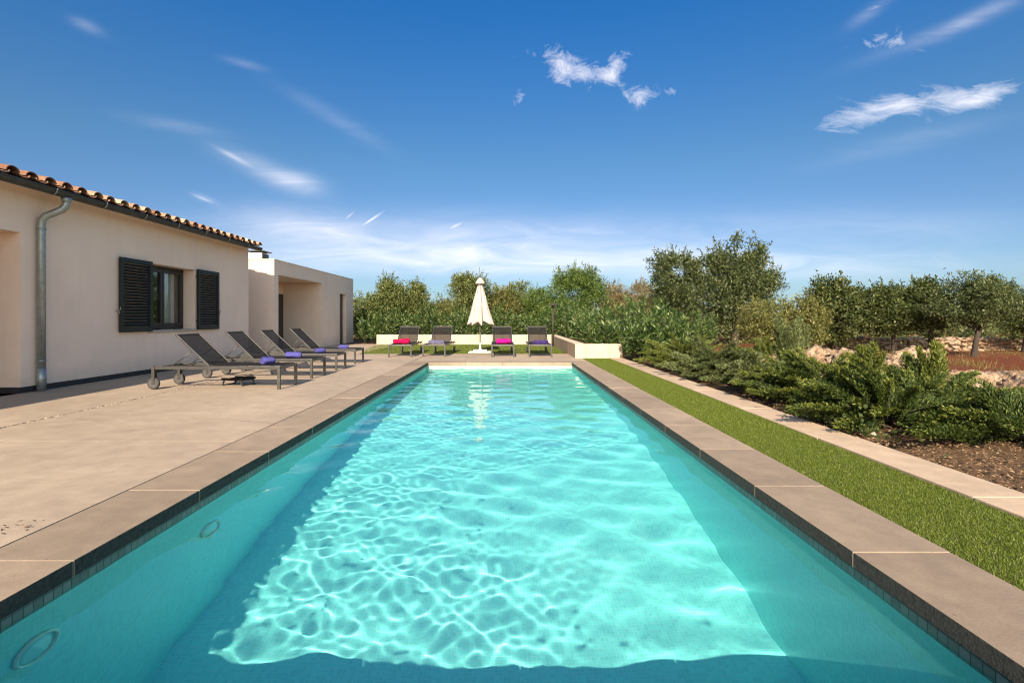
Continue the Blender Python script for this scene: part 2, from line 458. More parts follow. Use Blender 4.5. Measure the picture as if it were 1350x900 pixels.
LEAF = {
 'olive':    leaf_mat('leaf_olive', (0.05, 0.074, 0.018), (0.175, 0.205, 0.056), (0.37, 0.38, 0.15)),
 'dark':     leaf_mat('leaf_dark', (0.03, 0.048, 0.014), (0.105, 0.13, 0.036), (0.23, 0.25, 0.09)),
 'bright':   leaf_mat('leaf_bright', (0.042, 0.08, 0.016), (0.125, 0.195, 0.036), (0.27, 0.33, 0.09)),
 'golden':   leaf_mat('leaf_golden', (0.07, 0.078, 0.02), (0.2, 0.205, 0.056), (0.39, 0.37, 0.14)),
 'tan':      leaf_mat('leaf_tan', (0.14, 0.105, 0.045), (0.3, 0.245, 0.12), (0.44, 0.37, 0.21)),
 'almond':   leaf_mat('leaf_almond', (0.03, 0.05, 0.018), (0.105, 0.135, 0.042), (0.28, 0.3, 0.14)),
 'oleander': leaf_mat('leaf_oleander', (0.018, 0.046, 0.012), (0.09, 0.16, 0.036), (0.4, 0.45, 0.18), 0.38),
 'juniper':  leaf_mat('leaf_juniper', (0.018, 0.036, 0.007), (0.07, 0.105, 0.018), (0.16, 0.2, 0.045), 0.6, 0.2),
 'juniper_y':leaf_mat('leaf_juniper_y', (0.05, 0.075, 0.012), (0.165, 0.2, 0.035), (0.32, 0.34, 0.09), 0.6, 0.2),
 'juniper_g':leaf_mat('leaf_juniper_g', (0.05, 0.07, 0.025), (0.165, 0.2, 0.07), (0.32, 0.36, 0.15), 0.6, 0.2),
 'juniper_tip': leaf_mat('leaf_juniper_tip', (0.06, 0.085, 0.012), (0.175, 0.205, 0.03), (0.32, 0.34, 0.08), 0.6, 0.25),
 'ivy':      leaf_mat('leaf_ivy',      (0.0324, 0.055, 0.017),   (0.0918, 0.13, 0.0382),  (0.1728, 0.21, 0.0765), 0.35),
 'far':      leaf_mat('leaf_far', (0.05, 0.075, 0.022), (0.15, 0.175, 0.055), (0.28, 0.28, 0.11)),
}

# ------------------------------------------------------------------ camera, sun, sky
SUN = Vector((-0.20, -1.70, 1.0)).normalized()        # towards the sun
cam = bpy.data.cameras.new('camera'); co = bpy.data.objects.new('camera', cam); COL.objects.link(co)
cam.sensor_width = 36; cam.lens = 36*F/1350
co.location = (0, 0, HC); co.rotation_euler = (R(90), 0, 0)
cam.shift_x = (675-VX)/1350; cam.shift_y = -(450-VY)/1350
cam.clip_start = 0.05; cam.clip_end = 3000
scene.camera = co

sl = bpy.data.lights.new('sun', 'SUN'); so = bpy.data.objects.new('sun', sl); COL.objects.link(so)
sl.energy = 5.0; sl.angle = R(0.5); sl.color = (1.0, 0.84, 0.655)
so.rotation_euler = (-SUN).to_track_quat('-Z', 'Y').to_euler()
so.location = (0, 0, 30)
try: sl.cycles.is_caustics_light = True
except Exception as e: print('caustics light', e)

w = bpy.data.worlds.new('World'); scene.world = w; w.use_nodes = True
nt = w.node_tree
bg = nt.nodes['Background']
sky = N(nt, 'ShaderNodeTexSky', sky_type='NISHITA'); sky.sun_disc = False
el = math.asin(SUN.z)
sky.sun_elevation = el; sky.sun_rotation = math.atan2(SUN.x, SUN.y) % (2*math.pi)
sky.air_density = 1.0; sky.dust_density = 0.6; sky.ozone_density = 2.2; sky.altitude = 50
tcg = N(nt, 'ShaderNodeTexCoord').outputs['Generated']
sp = N(nt, 'ShaderNodeSeparateXYZ'); nt.links.new(tcg, sp.inputs[0])
yy = math_(nt, 'MAXIMUM', sp.outputs[1], 0.02)
U = math_(nt, 'DIVIDE', sp.outputs[0], yy); V = math_(nt, 'DIVIDE', sp.outputs[2], yy)
front = math_(nt, 'MULTIPLY', math_(nt, 'SUBTRACT', sp.outputs[1], 0.05), 8, True)
cmb = N(nt, 'ShaderNodeCombineXYZ'); nt.links.new(U, cmb.inputs[0]); nt.links.new(V, cmb.inputs[1])
UV = cmb.outputs[0]
def blob(px, py, rx, ry, ang, amp, soft=1.0):
    """soft elliptical patch of sky, by direction"""
    u0, v0 = (px-VX)/F, (VY-py)/F
    a = R(ang); c, s = math.cos(a), math.sin(a)
    du = math_(nt, 'SUBTRACT', U, u0); dv = math_(nt, 'SUBTRACT', V, v0)
    x = math_(nt, 'DIVIDE', math_(nt, 'ADD', math_(nt, 'MULTIPLY', du, c), math_(nt, 'MULTIPLY', dv, s)), rx/F)
    y = math_(nt, 'DIVIDE', math_(nt, 'SUBTRACT', math_(nt, 'MULTIPLY', dv, c), math_(nt, 'MULTIPLY', du, s)), ry/F)
    d2 = math_(nt, 'ADD', math_(nt, 'MULTIPLY', x, x), math_(nt, 'MULTIPLY', y, y))
    g = math_(nt, 'EXPONENT', math_(nt, 'MULTIPLY', d2, -1.0))
    return math_(nt, 'MULTIPLY', g, amp)
def total(lst):
    t = lst[0]
    for q in lst[1:]: t = math_(nt, 'ADD', t, q)
    return t
# puffy clouds
puff = total([blob(745, 86, 44, 20, -22, 1.0), blob(762, 98, 28, 15, 0, .6), blob(815, 84, 13, 20, -25, 1.0), blob(805, 104, 14, 10, 0, .7), blob(843, 126, 24, 14, 10, .95),
              blob(686, 131, 9, 10, 0, .8), blob(888, 120, 9, 8, 0, .75), blob(876, 159, 7, 5, 0, .55), blob(1165, 55, 34, 11, 6, 0.85)])
mpn = N(nt, 'ShaderNodeMapping'); nt.links.new(UV, mpn.inputs[0]); mpn.inputs['Scale'].default_value = (1, 1.25, 1)
np1 = noise(nt, 24, 10, 0.70, mpn.outputs[0], 0.6)
puffd = math_(nt, 'MULTIPLY', math_(nt, 'SUBTRACT', math_(nt, 'ADD', math_(nt, 'MULTIPLY', puff, 0.50), math_(nt, 'MULTIPLY', np1.outputs['Fac'], 1.75)), 1.10), 1.15, True)
puffd = math_(nt, 'MULTIPLY', puffd, math_(nt, 'MULTIPLY', puff, 2.5, True))
# streaked band on the right and thin cirrus
strk = total([blob(1120, 155, 52, 19, 10, 1.0), blob(1190, 135, 52, 15, 18, 1.0), blob(1260, 132, 55, 14, 10, .9), blob(1310, 122, 44, 12, 18, .8), blob(1250, 152, 60, 14, 28, .45),
              blob(1245, 40, 90, 16, 28, .38), blob(1155, 12, 28, 12, 35, .45)])
mp2 = N(nt, 'ShaderNodeMapping'); nt.links.new(UV, mp2.inputs[0]); mp2.inputs['Rotation'].default_value = (0, 0, R(-14)); mp2.inputs['Scale'].default_value = (0.45, 1.5, 1)
ns = noise(nt, 20, 10, 0.70, mp2.outputs[0], 0.9)
strd = math_(nt, 'MULTIPLY', math_(nt, 'SUBTRACT', math_(nt, 'ADD', math_(nt, 'MULTIPLY', strk, 0.46), math_(nt, 'MULTIPLY', ns.outputs['Fac'], 1.5)), 0.97), 1.15, True)
strd = math_(nt, 'MULTIPLY', strd, math_(nt, 'MULTIPLY', strk, 2.2, True))
cir = total([blob(350, 224, 58, 12, -22, .27), blob(390, 241, 32, 13, -10, .30), blob(308, 207, 22, 3, -28, .36), blob(115, 35, 22, 7, -25, .13), blob(322, 84, 26, 5, -15, .11), blob(230, 165, 60, 8, -10, .10),
             blob(440, 155, 70, 10, -30, .09), blob(270, 262, 16, 4, -20, .2), blob(560, 318, 330, 30, 0, .40), blob(390, 296, 70, 20, -8, .34), blob(640, 345, 330, 18, 0, .40), blob(1000, 350, 320, 22, 0, .30), blob(1150, 300, 240, 25, 0, .12), blob(1235, 45, 90, 9, 20, .14), blob(1300, 15, 70, 9, 26, .15), blob(1150, 14, 34, 8, 35, .13), blob(1200, 185, 120, 14, 14, .08)])
mp3 = N(nt, 'ShaderNodeMapping'); nt.links.new(UV, mp3.inputs[0]); mp3.inputs['Rotation'].default_value = (0, 0, R(6)); mp3.inputs['Scale'].default_value = (0.5, 2.6, 1)
nc = noise(nt, 9, 10, 0.60, mp3.outputs[0], 1.2)
ncr = ramp(nt, nc.outputs['Fac'], [(0.26, 0.35), (0.76, 1.3)])
cird = math_(nt, 'MULTIPLY', cir, ncr.outputs[0], True)
# three short vapour trails
trail = total([blob(489, 290, 15, 1.6, 34, .75), blob(460, 285, 9, 1.4, 40, .4), blob(600, 298, 11, 2.2, 24, .6), blob(268, 262, 14, 2.0, -22, .35)])
cl = math_(nt, 'MAXIMUM', math_(nt, 'MAXIMUM', puffd, strd), math_(nt, 'MAXIMUM', cird, trail))
cl = math_(nt, 'MULTIPLY', math_(nt, 'MULTIPLY', cl, front), 0.9, True)
hs = N(nt, 'ShaderNodeHueSaturation'); hs.inputs['Saturation'].default_value = 1.0; hs.inputs['Value'].default_value = 1.0
nt.links.new(sky.outputs[0], hs.inputs['Color'])
zt = ramp(nt, math_(nt, 'MAXIMUM', sp.outputs[2], 0.0), [(0.0, (0.24, 0.31, 0.40)), (0.18, (0.24, 0.315, 0.405)), (0.29, (0.215, 0.345, 0.42)), (0.52, (0.088, 0.345, 0.565)), (1.0, (0.075, 0.315, 0.54))])
# the half of the sky opposite the sun is deeper blue
deep = math_(nt, 'MULTIPLY', math_(nt, 'ADD', sp.outputs[1], 0.3), 1.667, True)
tint = mixc(nt, deep, (1.08, 0.95, 0.80), zt.outputs[0])
skyb = mixc(nt, 1.0, hs.outputs[0], tint, 'MULTIPLY')
skyc = mixc(nt, cl, skyb, (4.9, 4.7, 4.85))
nt.links.new(skyc, bg.inputs['Color']); bg.inputs['Strength'].default_value = 0.15

vs = scene.view_settings
vs.view_transform = 'Standard'; vs.look = 'None'; vs.gamma = 1.0; vs.use_curve_mapping = False; vs.exposure = 0.90
scene.display_settings.display_device = 'sRGB'

cy = scene.cycles
cy.use_denoising = True
try: cy.denoiser = 'OPENIMAGEDENOISE'
except Exception: pass
cy.max_bounces = 12; cy.transmission_bounces = 8; cy.diffuse_bounces = 7; cy.glossy_bounces = 4; cy.transparent_max_bounces = 8
cy.caustics_refractive = True; cy.caustics_reflective = False
cy.sample_clamp_indirect = 4.0; cy.blur_glossy = 0.5
cy.filter_width = 1.1
cy.use_adaptive_sampling = True; cy.adaptive_threshold = 0.01

# ------------------------------------------------------------------ pool
PX0, PX1, PY0, PY1 = -1.96, 1.63, -0.9, 12.33       # inner wall faces; unseen near end added under the coping so refracted sun reaches the floor
YN = 1.43
LIP = 0.03                                           # coping overhang
FLOOR, WATER = -1.85, -0.12
def uv_quads(name, quads, mat, parent=None):
    me = bpy.data.meshes.new(name)
    vs_, fs_, uvs = [], [], []
    for pts, uv in quads:
        i = len(vs_); vs_ += pts; fs_.append(tuple(range(i, i+4))); uvs += uv
    me.from_pydata(vs_, [], fs_)
    l = me.uv_layers.new(name='UVMap')
    for k, u in enumerate(uvs): l.data[k].uv = u
    return link_mesh(name, me, mat, parent)
def shell(z0, z1, g, floor=True):
    x0, x1, y0, y1 = PX0+g, PX1-g, PY0+g, PY1-g
    q = []
    if floor:
        prof = [(y0, -1.80), (1.0, -1.80), (3.0, -1.66), (5.5, -1.38), (7.5, -1.19), (9.5, -1.10), (y1, -1.06)]
        for (ya, za), (yb, zb) in zip(prof, prof[1:]):
            q.append(([(x0,ya,za),(x1,ya,za),(x1,yb,zb),(x0,yb,zb)], [(x0,ya),(x1,ya),(x1,yb),(x0,yb)]))
    q.append(([(x0,y0,z0),(x0,y1,z0),(x0,y1,z1),(x0,y0,z1)], [(y0,z0),(y1,z0),(y1,z1),(y0,z1)]))
    q.append(([(x1,y1,z0),(x1,y0,z0),(x1,y0,z1),(x1,y1,z1)], [(y1,z0),(y0,z0),(y0,z1),(y1,z1)]))
    q.append(([(x0,y1,z0),(x1,y1,z0),(x1,y1,z1),(x0,y1,z1)], [(x0,z0),(x1,z0),(x1,z1),(x0,z1)]))
    q.append(([(x1,y0,z0),(x0,y0,z0),(x0,y0,z1),(x1,y0,z1)], [(x1,z0),(x0,z0),(x0,z1),(x1,z1)]))
    return q
pool = uv_quads('pool_shell', shell(FLOOR, -0.068, 0.0), M['mosaic'])
tag(pool, kind='structure', label='pale mosaic tiled floor and walls of the swimming pool', cat='pool')
try: pool.cycles.is_caustics_receiver = True
except Exception: pass
wl = uv_quads('waterline_tiles', [shell(-0.158, -0.068, 0.004, False)[k] for k in (0, 1)], M['waterline'])
tag(wl, kind='structure', label='dark grey band of tiles along the waterline of the pool', cat='tiles')
wl2 = uv_quads('end_wall_tiles', [shell(-0.205, -0.068, 0.004, False)[k] for k in (2, 3)], M['cream'])
tag(wl2, kind='structure', label='cream band above the water at the far end of the pool', cat='tiles')

# water: rippled sheet, its unseen margins added under the coping to refract the sun
nx, ny = 300, 900
WAVE_SWELL, WAVE_FINE = 0.23, 0.36
xs = np.linspace(PX0-0.5, PX1+0.3, nx); ys = np.linspace(-0.92, PY1+0.02, ny)
Xg, Yg = np.meshgrid(xs, ys)
Zg = np.zeros_like(Xg)
rw = np.random.default_rng(5)
def lap_rms(Z):
    L = (Z[1:-1,2:]+Z[1:-1,:-2]-2*Z[1:-1,1:-1])/(xs[1]-xs[0])**2 + (Z[2:,1:-1]+Z[:-2,1:-1]-2*Z[1:-1,1:-1])/(ys[1]-ys[0])**2
    return float(np.sqrt((L**2).mean()))
def waves(n, l0, l1, sd, pw):
    Z = np.zeros_like(Xg)
    for i in range(n):
        lam = math.exp(rw.uniform(math.log(l0), math.log(l1)))
        th = rw.normal(math.pi/2, sd); k = 2*math.pi/lam; ph = rw.uniform(0, 6.28)
        warp = 0.5*np.sin(0.9*Xg + 0.4*Yg + ph) + 0.5*np.sin(0.8*Yg - 0.5*Xg + 2*ph)
        Z += lam**pw*rw.uniform(.5, 1.2)*np.sin(k*math.cos(th)*Xg + k*math.sin(th)*Yg + ph + warp)
    return Z/lap_rms(Z)
swell = waves(44, 0.26, 0.72, 0.70, 1.6)
fine = waves(40, 0.085, 0.20, 0.9, 1.6)
# wind ripples gather in patches, more towards the house side
patch = 0.24 + 1.0*np.clip(0.42 - 0.6*(Xg+0.1) + 0.5*np.sin(1.3*Yg+0.9*Xg) + 0.35*np.sin(2.9*Yg-1.7*Xg+1), 0, 1)
Zg = swell*WAVE_SWELL + fine*patch*WAVE_FINE
P = np.stack([Xg, Yg, WATER + Zg], -1)
wat = grid_mesh('pool_water', P, M['water'], smooth=True)
tag(wat, kind='structure', label='clear turquoise rippled water filling the swimming pool', cat='water')
try: wat.cycles.is_caustics_caster = True
except Exception as e: print('caster', e)

# coping slabs on both sides and the ends, light grout between
CW = 0.45
cb = MB(); rg = random.Random(3)
xl0, xl1, xr0, xr1 = PX0+LIP-CW, PX0+LIP, PX1-LIP, PX1-LIP+CW
yn, yf = YN, PY1-LIP
def slabs_y(x0, x1, ya, yb, start):
    y = start
    while y < yb:
        a, b_ = max(y, ya)+0.003, min(y+0.915, yb)-0.003
        dz = rg.uniform(-0.0012, 0.0012)
        if b_-a > 0.02: cb.box(x0, x1, a, b_, -0.07, 0.004+dz, 0.004)
        y += 0.915
slabs_y(xl0, xl1, yn-CW, yf+CW, 0.40)
slabs_y(xr0, xr1, yn-CW, yf+CW, 0.48)
x = xl1
while x < xr0-0.01:
    b_ = min(x+0.915, xr0)
    cb.box(x+0.003, b_-0.003, yf, yf+CW, -0.07, 0.004, 0.004)
    cb.box(x+0.003, b_-0.003, yn-CW, yn, -0.07, 0.004, 0.004)
    x += 0.915
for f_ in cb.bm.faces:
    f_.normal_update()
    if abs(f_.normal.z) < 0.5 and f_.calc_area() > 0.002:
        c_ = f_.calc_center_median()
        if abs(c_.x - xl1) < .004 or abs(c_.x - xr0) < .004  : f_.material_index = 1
tag(cb.build('pool_coping', [M['coping'], M['coping_face_shade']]), kind='structure', label='brownish stone slabs edging the swimming pool', cat='coping')
gb = MB()
gb.box(xl0+0.001, xl1-0.03, yn-CW, yf+CW, -0.066, -0.0005)
gb.box(xr0+0.03, xr1-0.001, yn-CW, yf+CW, -0.066, -0.0005)
gb.box(xl1-0.03, xr0+0.03, yf+0.03, yf+CW, -0.066, -0.0005)
gb.box(xl1-0.03, xr0+0.03, yn-CW, yn-0.03, -0.066, -0.0005)
tag(gb.build('coping_grout', M['grout']), kind='structure', label='pale grout joints between the coping slabs', cat='grout')

# pool lights on the left wall
def pool_light(y, z, r_, label):
    t = empty('pool_light', (PX0+0.002, y, z), 0, label, 'pool light', 'round fittings in the pool wall')
    MB().lathe([(r_*0.74, 0.0), (r_*0.75, 0.012), (r_*0.82, 0.016), (r_*0.90, 0.012), (r_*0.92, 0.0)], seg=36, axis='x').build('ring', M['fit'], t)
    MB().lathe([(r_*0.73, 0.001), (r_*0.73, 0.006), (r_*0.5, 0.009), (r_*0.1, 0.010)], seg=32, axis='x').build('lens', M['lens'], t)
M['fit'] = pmat('light_ring', (0.88, 0.92, 0.72), (0.90, 0.94, 0.76), 6, 0.35)
M['lens'] = pmat('light_lens', (0.42, 0.82, 0.78), (0.48, 0.86, 0.80), 6, 0.15)
pool_light(3.3, -0.64, 0.125, 'white ringed round pool light, the farther of two on the left wall under water')
pool_light(2.08, -0.50, 0.115, 'faint round wall fitting under water, nearest the photo\'s lower left corner')

# ------------------------------------------------------------------ ground, deck, turf
def breaks(a, b, mids, step): 
    return sorted(set([a, b] + list(mids) + list(np.arange(a, b, step))))
gx = np.array(sorted(set(list(np.linspace(-14, 26, 121).round(3)) + [-2.3, 1.95] + [-600, -300, -120, -60, -30, 40, 70, 140, 300, 600])))
gy = np.array(sorted(set(list(np.linspace(-8, 40, 145).round(3)) + [-1.0, 12.6] + [-500, -200, -60, -25, 60, 100, 180, 350, 900])))
Xg, Yg = np.meshgrid(gx, gy)
Zg = np.full_like(Xg, -0.16)
for j in range(Xg.shape[0]):
    for i in range(Xg.shape[1]):
        x, y = Xg[j, i], Yg[j, i]
        if x > 3.0 and y > -6 and x < 60 and y < 80:
            s = min(1.0, (x-3.0)/0.8)
            h = 0.06*mnoise.noise(Vector((x*0.5, y*0.5, 3))) + 0.025*mnoise.noise(Vector((x*2.1, y*2.1, 9)))
            Zg[j, i] = -0.16 + s*(0.14 + h)
        elif y > 21.4: Zg[j, i] = -0.03 + 0.05*mnoise.noise(Vector((x*0.4, y*0.4, 3)))
cx = (gx[:-1]+gx[1:])/2; cyy = (gy[:-1]+gy[1:])/2
CX, CY = np.meshgrid(cx, cyy)
skip = (CX > -2.31) & (CX < 1.96) & (CY > -1.01) & (CY < 12.61)
tag(grid_mesh('ground', np.stack([Xg, Yg, Zg], -1), M['soil'], smooth=True, skip=skip), kind='structure', label='reddish brown earth around the terrace', cat='ground')

db = MB()
XJ = -5.0
def panels(x0, x1, ycuts):
    for a, b_ in zip(ycuts, ycuts[1:]):
        db.box(x0, x1, a+0.0012, b_-0.0012, -0.12, 0.0, 0.0015)
panels(XJ+0.02, xl0-0.018, [-5, 0.2, 4.42, 8.65, 12.9, 15.4])
panels(-7.05, XJ-0.02, [-5, 0.2, 4.42, 8.65, 12.9, 17.1, 21.3])
db.box(-9.6, -7.05, 13.67, 15.18, -0.12, 0.0)           # yard between the two buildings
db.box(xl0, xr1+0.75, -5, yn-CW-0.009, -0.08, 0.0, 0.003)
panels(xl0+0.0, xr1, [yf+CW+0.006, 15.4])
db.box(XJ+0.014, -4.55, 15.41, 21.3, -0.12, 0.0)
tag(db.build('pool_deck', M['deck']), kind='structure', label='beige concrete terrace around the pool', cat='terrace')
jb = MB()
jb.box(XJ-0.019, XJ+0.019, -5, 21.3, -0.12, -0.016)
jb.box(xl0-0.017, xl0-0.0005, -5, 15.4, -0.12, -0.014)
tag(jb.build('deck_joint', M['joint']), kind='structure', label='dark expansion joints in the terrace', cat='joint')

def chips(n, xr, yr, z, smin, smax, flat, seed, yexp=1.0):
    """n little angular pieces lying on the ground"""
    g = np.random.default_rng(seed)
    c = np.stack([g.uniform(*xr, n), yr[0] + (yr[1]-yr[0])*g.random(n)**yexp, np.full(n, z)], -1)
    s = g.uniform(smin, smax, n)
    out = []
    base = np.array([[1,0,0],[-.5,.8,0],[-.5,-.8,0],[0,0,1]], float)
    for a, b_, d in ((0,1,3),(1,2,3),(2,0,3)):
        out.append([a, b_, d])
    th = g.uniform(0, 6.28, n); st = g.uniform(0.5, 1.4, (n, 3)); st[:, 2] *= flat
    Rm = np.zeros((n, 3, 3)); Rm[:,0,0] = np.cos(th); Rm[:,0,1] = -np.sin(th); Rm[:,1,0] = np.sin(th); Rm[:,1,1] = np.cos(th); Rm[:,2,2] = 1
    pts = base[None]*st[:, None, :]*s[:, None, None]*0.5 + g.normal(0, 0.08, (n, 4, 3))*s[:, None, None]
    pts = np.einsum('nij,nkj->nki', Rm, pts) + c[:, None, :]
    return np.concatenate([pts[:, t] for t in out], 0), c
# loose grit in the wide joint (connected little shards)
def shards(name, pts_tri, mat):
    return np_mesh(name, pts_tri, 3, mat)
t1, _ = chips(900, (XJ-0.02, XJ+0.05), (3.5, 9.5), -0.003, 0.010, 0.028, 0.6, 4)
tag(shards('joint_gravel', t1, M['gravel']), 'loose grit spilling from the wide joint in the terrace', 'gravel', kind='stuff')
g = np.random.default_rng(8)
n = 17
c = np.stack([g.normal(-2.52, 0.045, n), g.normal(2.60, 0.05, n), np.full(n, 0.004)], -1)
th = g.uniform(0, 6.28, n); L = g.uniform(0.008, 0.019, n)
d = np.stack([np.cos(th), np.sin(th), g.uniform(-.1, .3, n)], -1)*L[:, None]; s = np.stack([-np.sin(th), np.cos(th), np.zeros(n)], -1)*(L*0.3)[:, None]
tag(np_mesh('fallen_leaves', np.stack([c-d, c+s, c+d, c-s], 1), 4, M['dryleaf']), 'few dark curled leaf scraps lying on the terrace near the coping', 'leaves', kind='stuff')

# artificial turf: strip right of the pool and lawn at the far end
XT0, XT1 = xr1+0.004, 2.79
tb = MB()
tb.box(XT0, XT1, -3, 13.68, -0.12, -0.006)
bmv = tb.bm
vsq = [bmv.verts.new(p) for p in ((-4.55, 15.42, -0.006), (1.87, 15.42, -0.006), (1.87, 21.0, -0.006), (-5.0, 21.0, -0.006), (-5.46, 20.2, -0.006), (-5.2, 17.6, -0.006))]
bmv.faces.new(vsq)
tag(tb.build('turf_base', M['turfbase']), kind='structure', label='olive green backing of the artificial turf', cat='turf')
def blades(n, xr, yr, hmin, hmax, w_, seed, yexp=1.0, inside=None):
    g = np.random.default_rng(seed)
    x = g.uniform(*xr, n); y = yr[0] + (yr[1]-yr[0])*g.random(n)**yexp
    if inside is not None:
        k = inside(x, y); x, y = x[k], y[k]; n = len(x)
    h = g.uniform(hmin, hmax, n); th = g.uniform(0, 6.28, n); ln = g.uniform(0.1, 0.9, n)*h; ld = g.uniform(0, 6.28, n)
    p = np.stack([x, y, np.full(n, -0.008)], -1)
    s = np.stack([np.cos(th), np.sin(th), np.zeros(n)], -1)*(w_*g.uniform(.7, 1.3, n))[:, None]
    tip = p + np.stack([np.cos(ld)*ln, np.sin(ld)*ln, h], -1)
    return np.stack([p-s, p+s, tip], 1)
T = [blades(110000, (XT0, XT1), (1.5, 5.0), 0.008, 0.017, 0.0021, 1),
     blades(80000, (XT0, XT1), (5.0, 9.0), 0.010, 0.022, 0.0034, 2),
     blades(30000, (XT0, XT1), (9.0, 13.66), 0.010, 0.022, 0.005, 3),
     blades(42000, (-5.3, 1.85), (15.44, 20.98), 0.02, 0.036, 0.006, 4, 1.0, lambda x, y: x > -4.55 - 0.16*(y-15.4))]
tag(np_mesh('turf_grass', np.concatenate(T), 3, M['turf']), 'short olive green artificial grass', 'grass', kind='stuff')

# kerb path right of the turf strip
kb = MB()
ya = -3.0
rk = random.Random(9)
while ya < 15.5:
    yb = min(ya + 1.5, 15.6)
    kb.box(2.795+rk.uniform(-.004, .004), 3.17+rk.uniform(-.01, .015), ya+0.002, yb-0.002, -0.14, 0.012+rk.uniform(-.002, .002), 0.006)
    ya = yb
tag(kb.build('kerb_path', M['kerb']), kind='structure', label='narrow pale concrete strip between turf and planted bed', cat='path')
t2, _ = chips(9000, (3.14, 5.6), (2.6, 7.5), -0.02, 0.008, 0.034, 0.4, 12, 1.3)
t2[:, :, 2] += 0.012
t3, _ = chips(1800, (5.0, 9.5), (6.5, 14.5), -0.005, 0.02, 0.08, 0.5, 13)
tag(np_mesh('mulch', np.concatenate([t2, t3]), 3, M['chips']), 'brown bark chips and dry twigs covering the planted bed', 'mulch', kind='stuff')

# ------------------------------------------------------------------ house
XW = -7.05
hx = -7.33
house = empty('house', (-9.5, 7.0, 0), 0, 'beige rendered house with tiled roof, shuttered window and zinc gutter', 'house')
def hb(): return MB()
def childify(o, par):
    o.matrix_parent_inverse = Matrix.Translation(Vector(par.location)).inverted()
    o.location = o.location
    return o
YE = 13.67
PZ = 2.33
wb = MB()
wb.box(hx, XW, -3.0, 4.3, 0.0, 3.045)
wb.box(hx, XW, 4.3, 7.26, PZ, 3.045)
wb.box(hx, XW, 7.26, 9.89, 0.0, 3.045)
wb.box(hx, XW, 9.89, 11.31, 0.0, 0.85)
wb.box(hx, XW, 9.89, 11.31, 2.18, 3.045)
wb.box(hx, XW, 11.31, YE, 0.0, 3.045)
# porch recess
wb.box(-8.60, -8.45, 4.15, 7.40, 0.0, 2.60)
wb.box(-8.45, hx, 7.26, 7.40, 0.0, 2.60)
wb.box(-8.45, hx, 4.16, 4.30, 0.0, 2.60)
wb.box(-8.45, hx, 4.30, 7.26, PZ, 2.45)
# gable ends and back, roof slope 0.25 to a ridge at x = -11
def gable(y0, y1):
    pr = [(-7.33, 0), (-7.33, 3.03), (-11.0, 3.03+0.25*3.67), (-14.6, 3.03), (-14.6, 0)]
    a = [wb.bm.verts.new((p[0], y0, p[1])) for p in pr]; b_ = [wb.bm.verts.new((p[0], y1, p[1])) for p in pr]
    wb.bm.faces.new(a); wb.bm.faces.new(b_[::-1])
    for k in range(5): wb.bm.faces.new((a[k], b_[k], b_[(k+1)%5], a[(k+1)%5]))
gable(YE-0.28, YE-0.001); gable(-3.0, -2.72)
wb.box(-14.6, -14.35, -2.72, YE-0.28, 0.0, 3.045)
childify(wb.build('wall', M['stucco'], house), house)
pb = MB()
pb.box(XW, XW+0.012, -3.0, 4.3, 0.0, 0.085); pb.box(XW, XW+0.012, 7.26, YE, 0.0, 0.085)
pb.box(-8.45, XW+0.0, 7.248, 7.26, 0.0, 0.085)
childify(pb.build('plinth', M['plinth'], house), house)
# room behind the window
rb = MB()
rb.box(-10.4, -10.3, 9.0, 12.4, 0.0, 2.6); rb.box(-10.3, -7.34, 9.0, 9.06, 0.0, 2.6); rb.box(-10.3, -7.34, 12.34, 12.4, 0.0, 2.6)
rb.box(-10.3, -7.34, 9.06, 12.34, 2.55, 2.6); rb.box(-10.3, -7.34, 9.06, 12.34, 0.0, 0.05)
childify(rb.build('room', M['room'], house), house)
# window
fb = MB(); XF = -7.30
y0, y1, z0, z1 = 9.895, 11.305, 0.865, 2.175
for a, b_ in ((y0, y0+.05), (y1-.05, y1)): fb.box(XF-.06, XF, a, b_, z0, z1, .004)
fb.box(XF-.06, XF, y0+.05, y1-.05, z0, z0+.05, .004); fb.box(XF-.06, XF, y0+.05, y1-.05, z1-.05, z1, .004)
ym = (y0+y1)/2
for a, b_ in ((y0+.055, ym-.003), (ym+.003, y1-.055)):
    for c, d in ((a, a+.06), (b_-.06, b_)): fb.box(XF-.05, XF+.012, c, d, z0+.055, z1-.055, .004)
    fb.box(XF-.05, XF+.012, a+.06, b_-.06, z0+.055, z0+.125, .004); fb.box(XF-.05, XF+.012, a+.06, b_-.06, z1-.125, z1-.055, .004)
win = childify(fb.build('window', M['frame_dark'], house), house)
gp = MB()
for a, b_ in ((y0+.112, ym-.06), (ym+.06, y1-.112)): gp.box(XF-.03, XF-.022, a, b_, z0+.12, z1-.12)
gp.build('pane', M['glass'], win)
cu = []
ysq = np.linspace(10.78, 11.2, 60); zq = np.array([0.7, 1.2, 1.7, 2.3])
Pc = np.array([[(XF-0.16 + 0.025*math.sin(y*55) + 0.01*math.sin(y*23+z), y, z) for y in ysq] for z in zq])
grid_mesh('curtain', Pc, M['curtain'], win)
sb = MB(); sb.box(hx+.05, XW+0.035, 9.84, 11.36, 0.80, 0.852, .005)
childify(sb.build('window_sill', M['sill'], house), house)
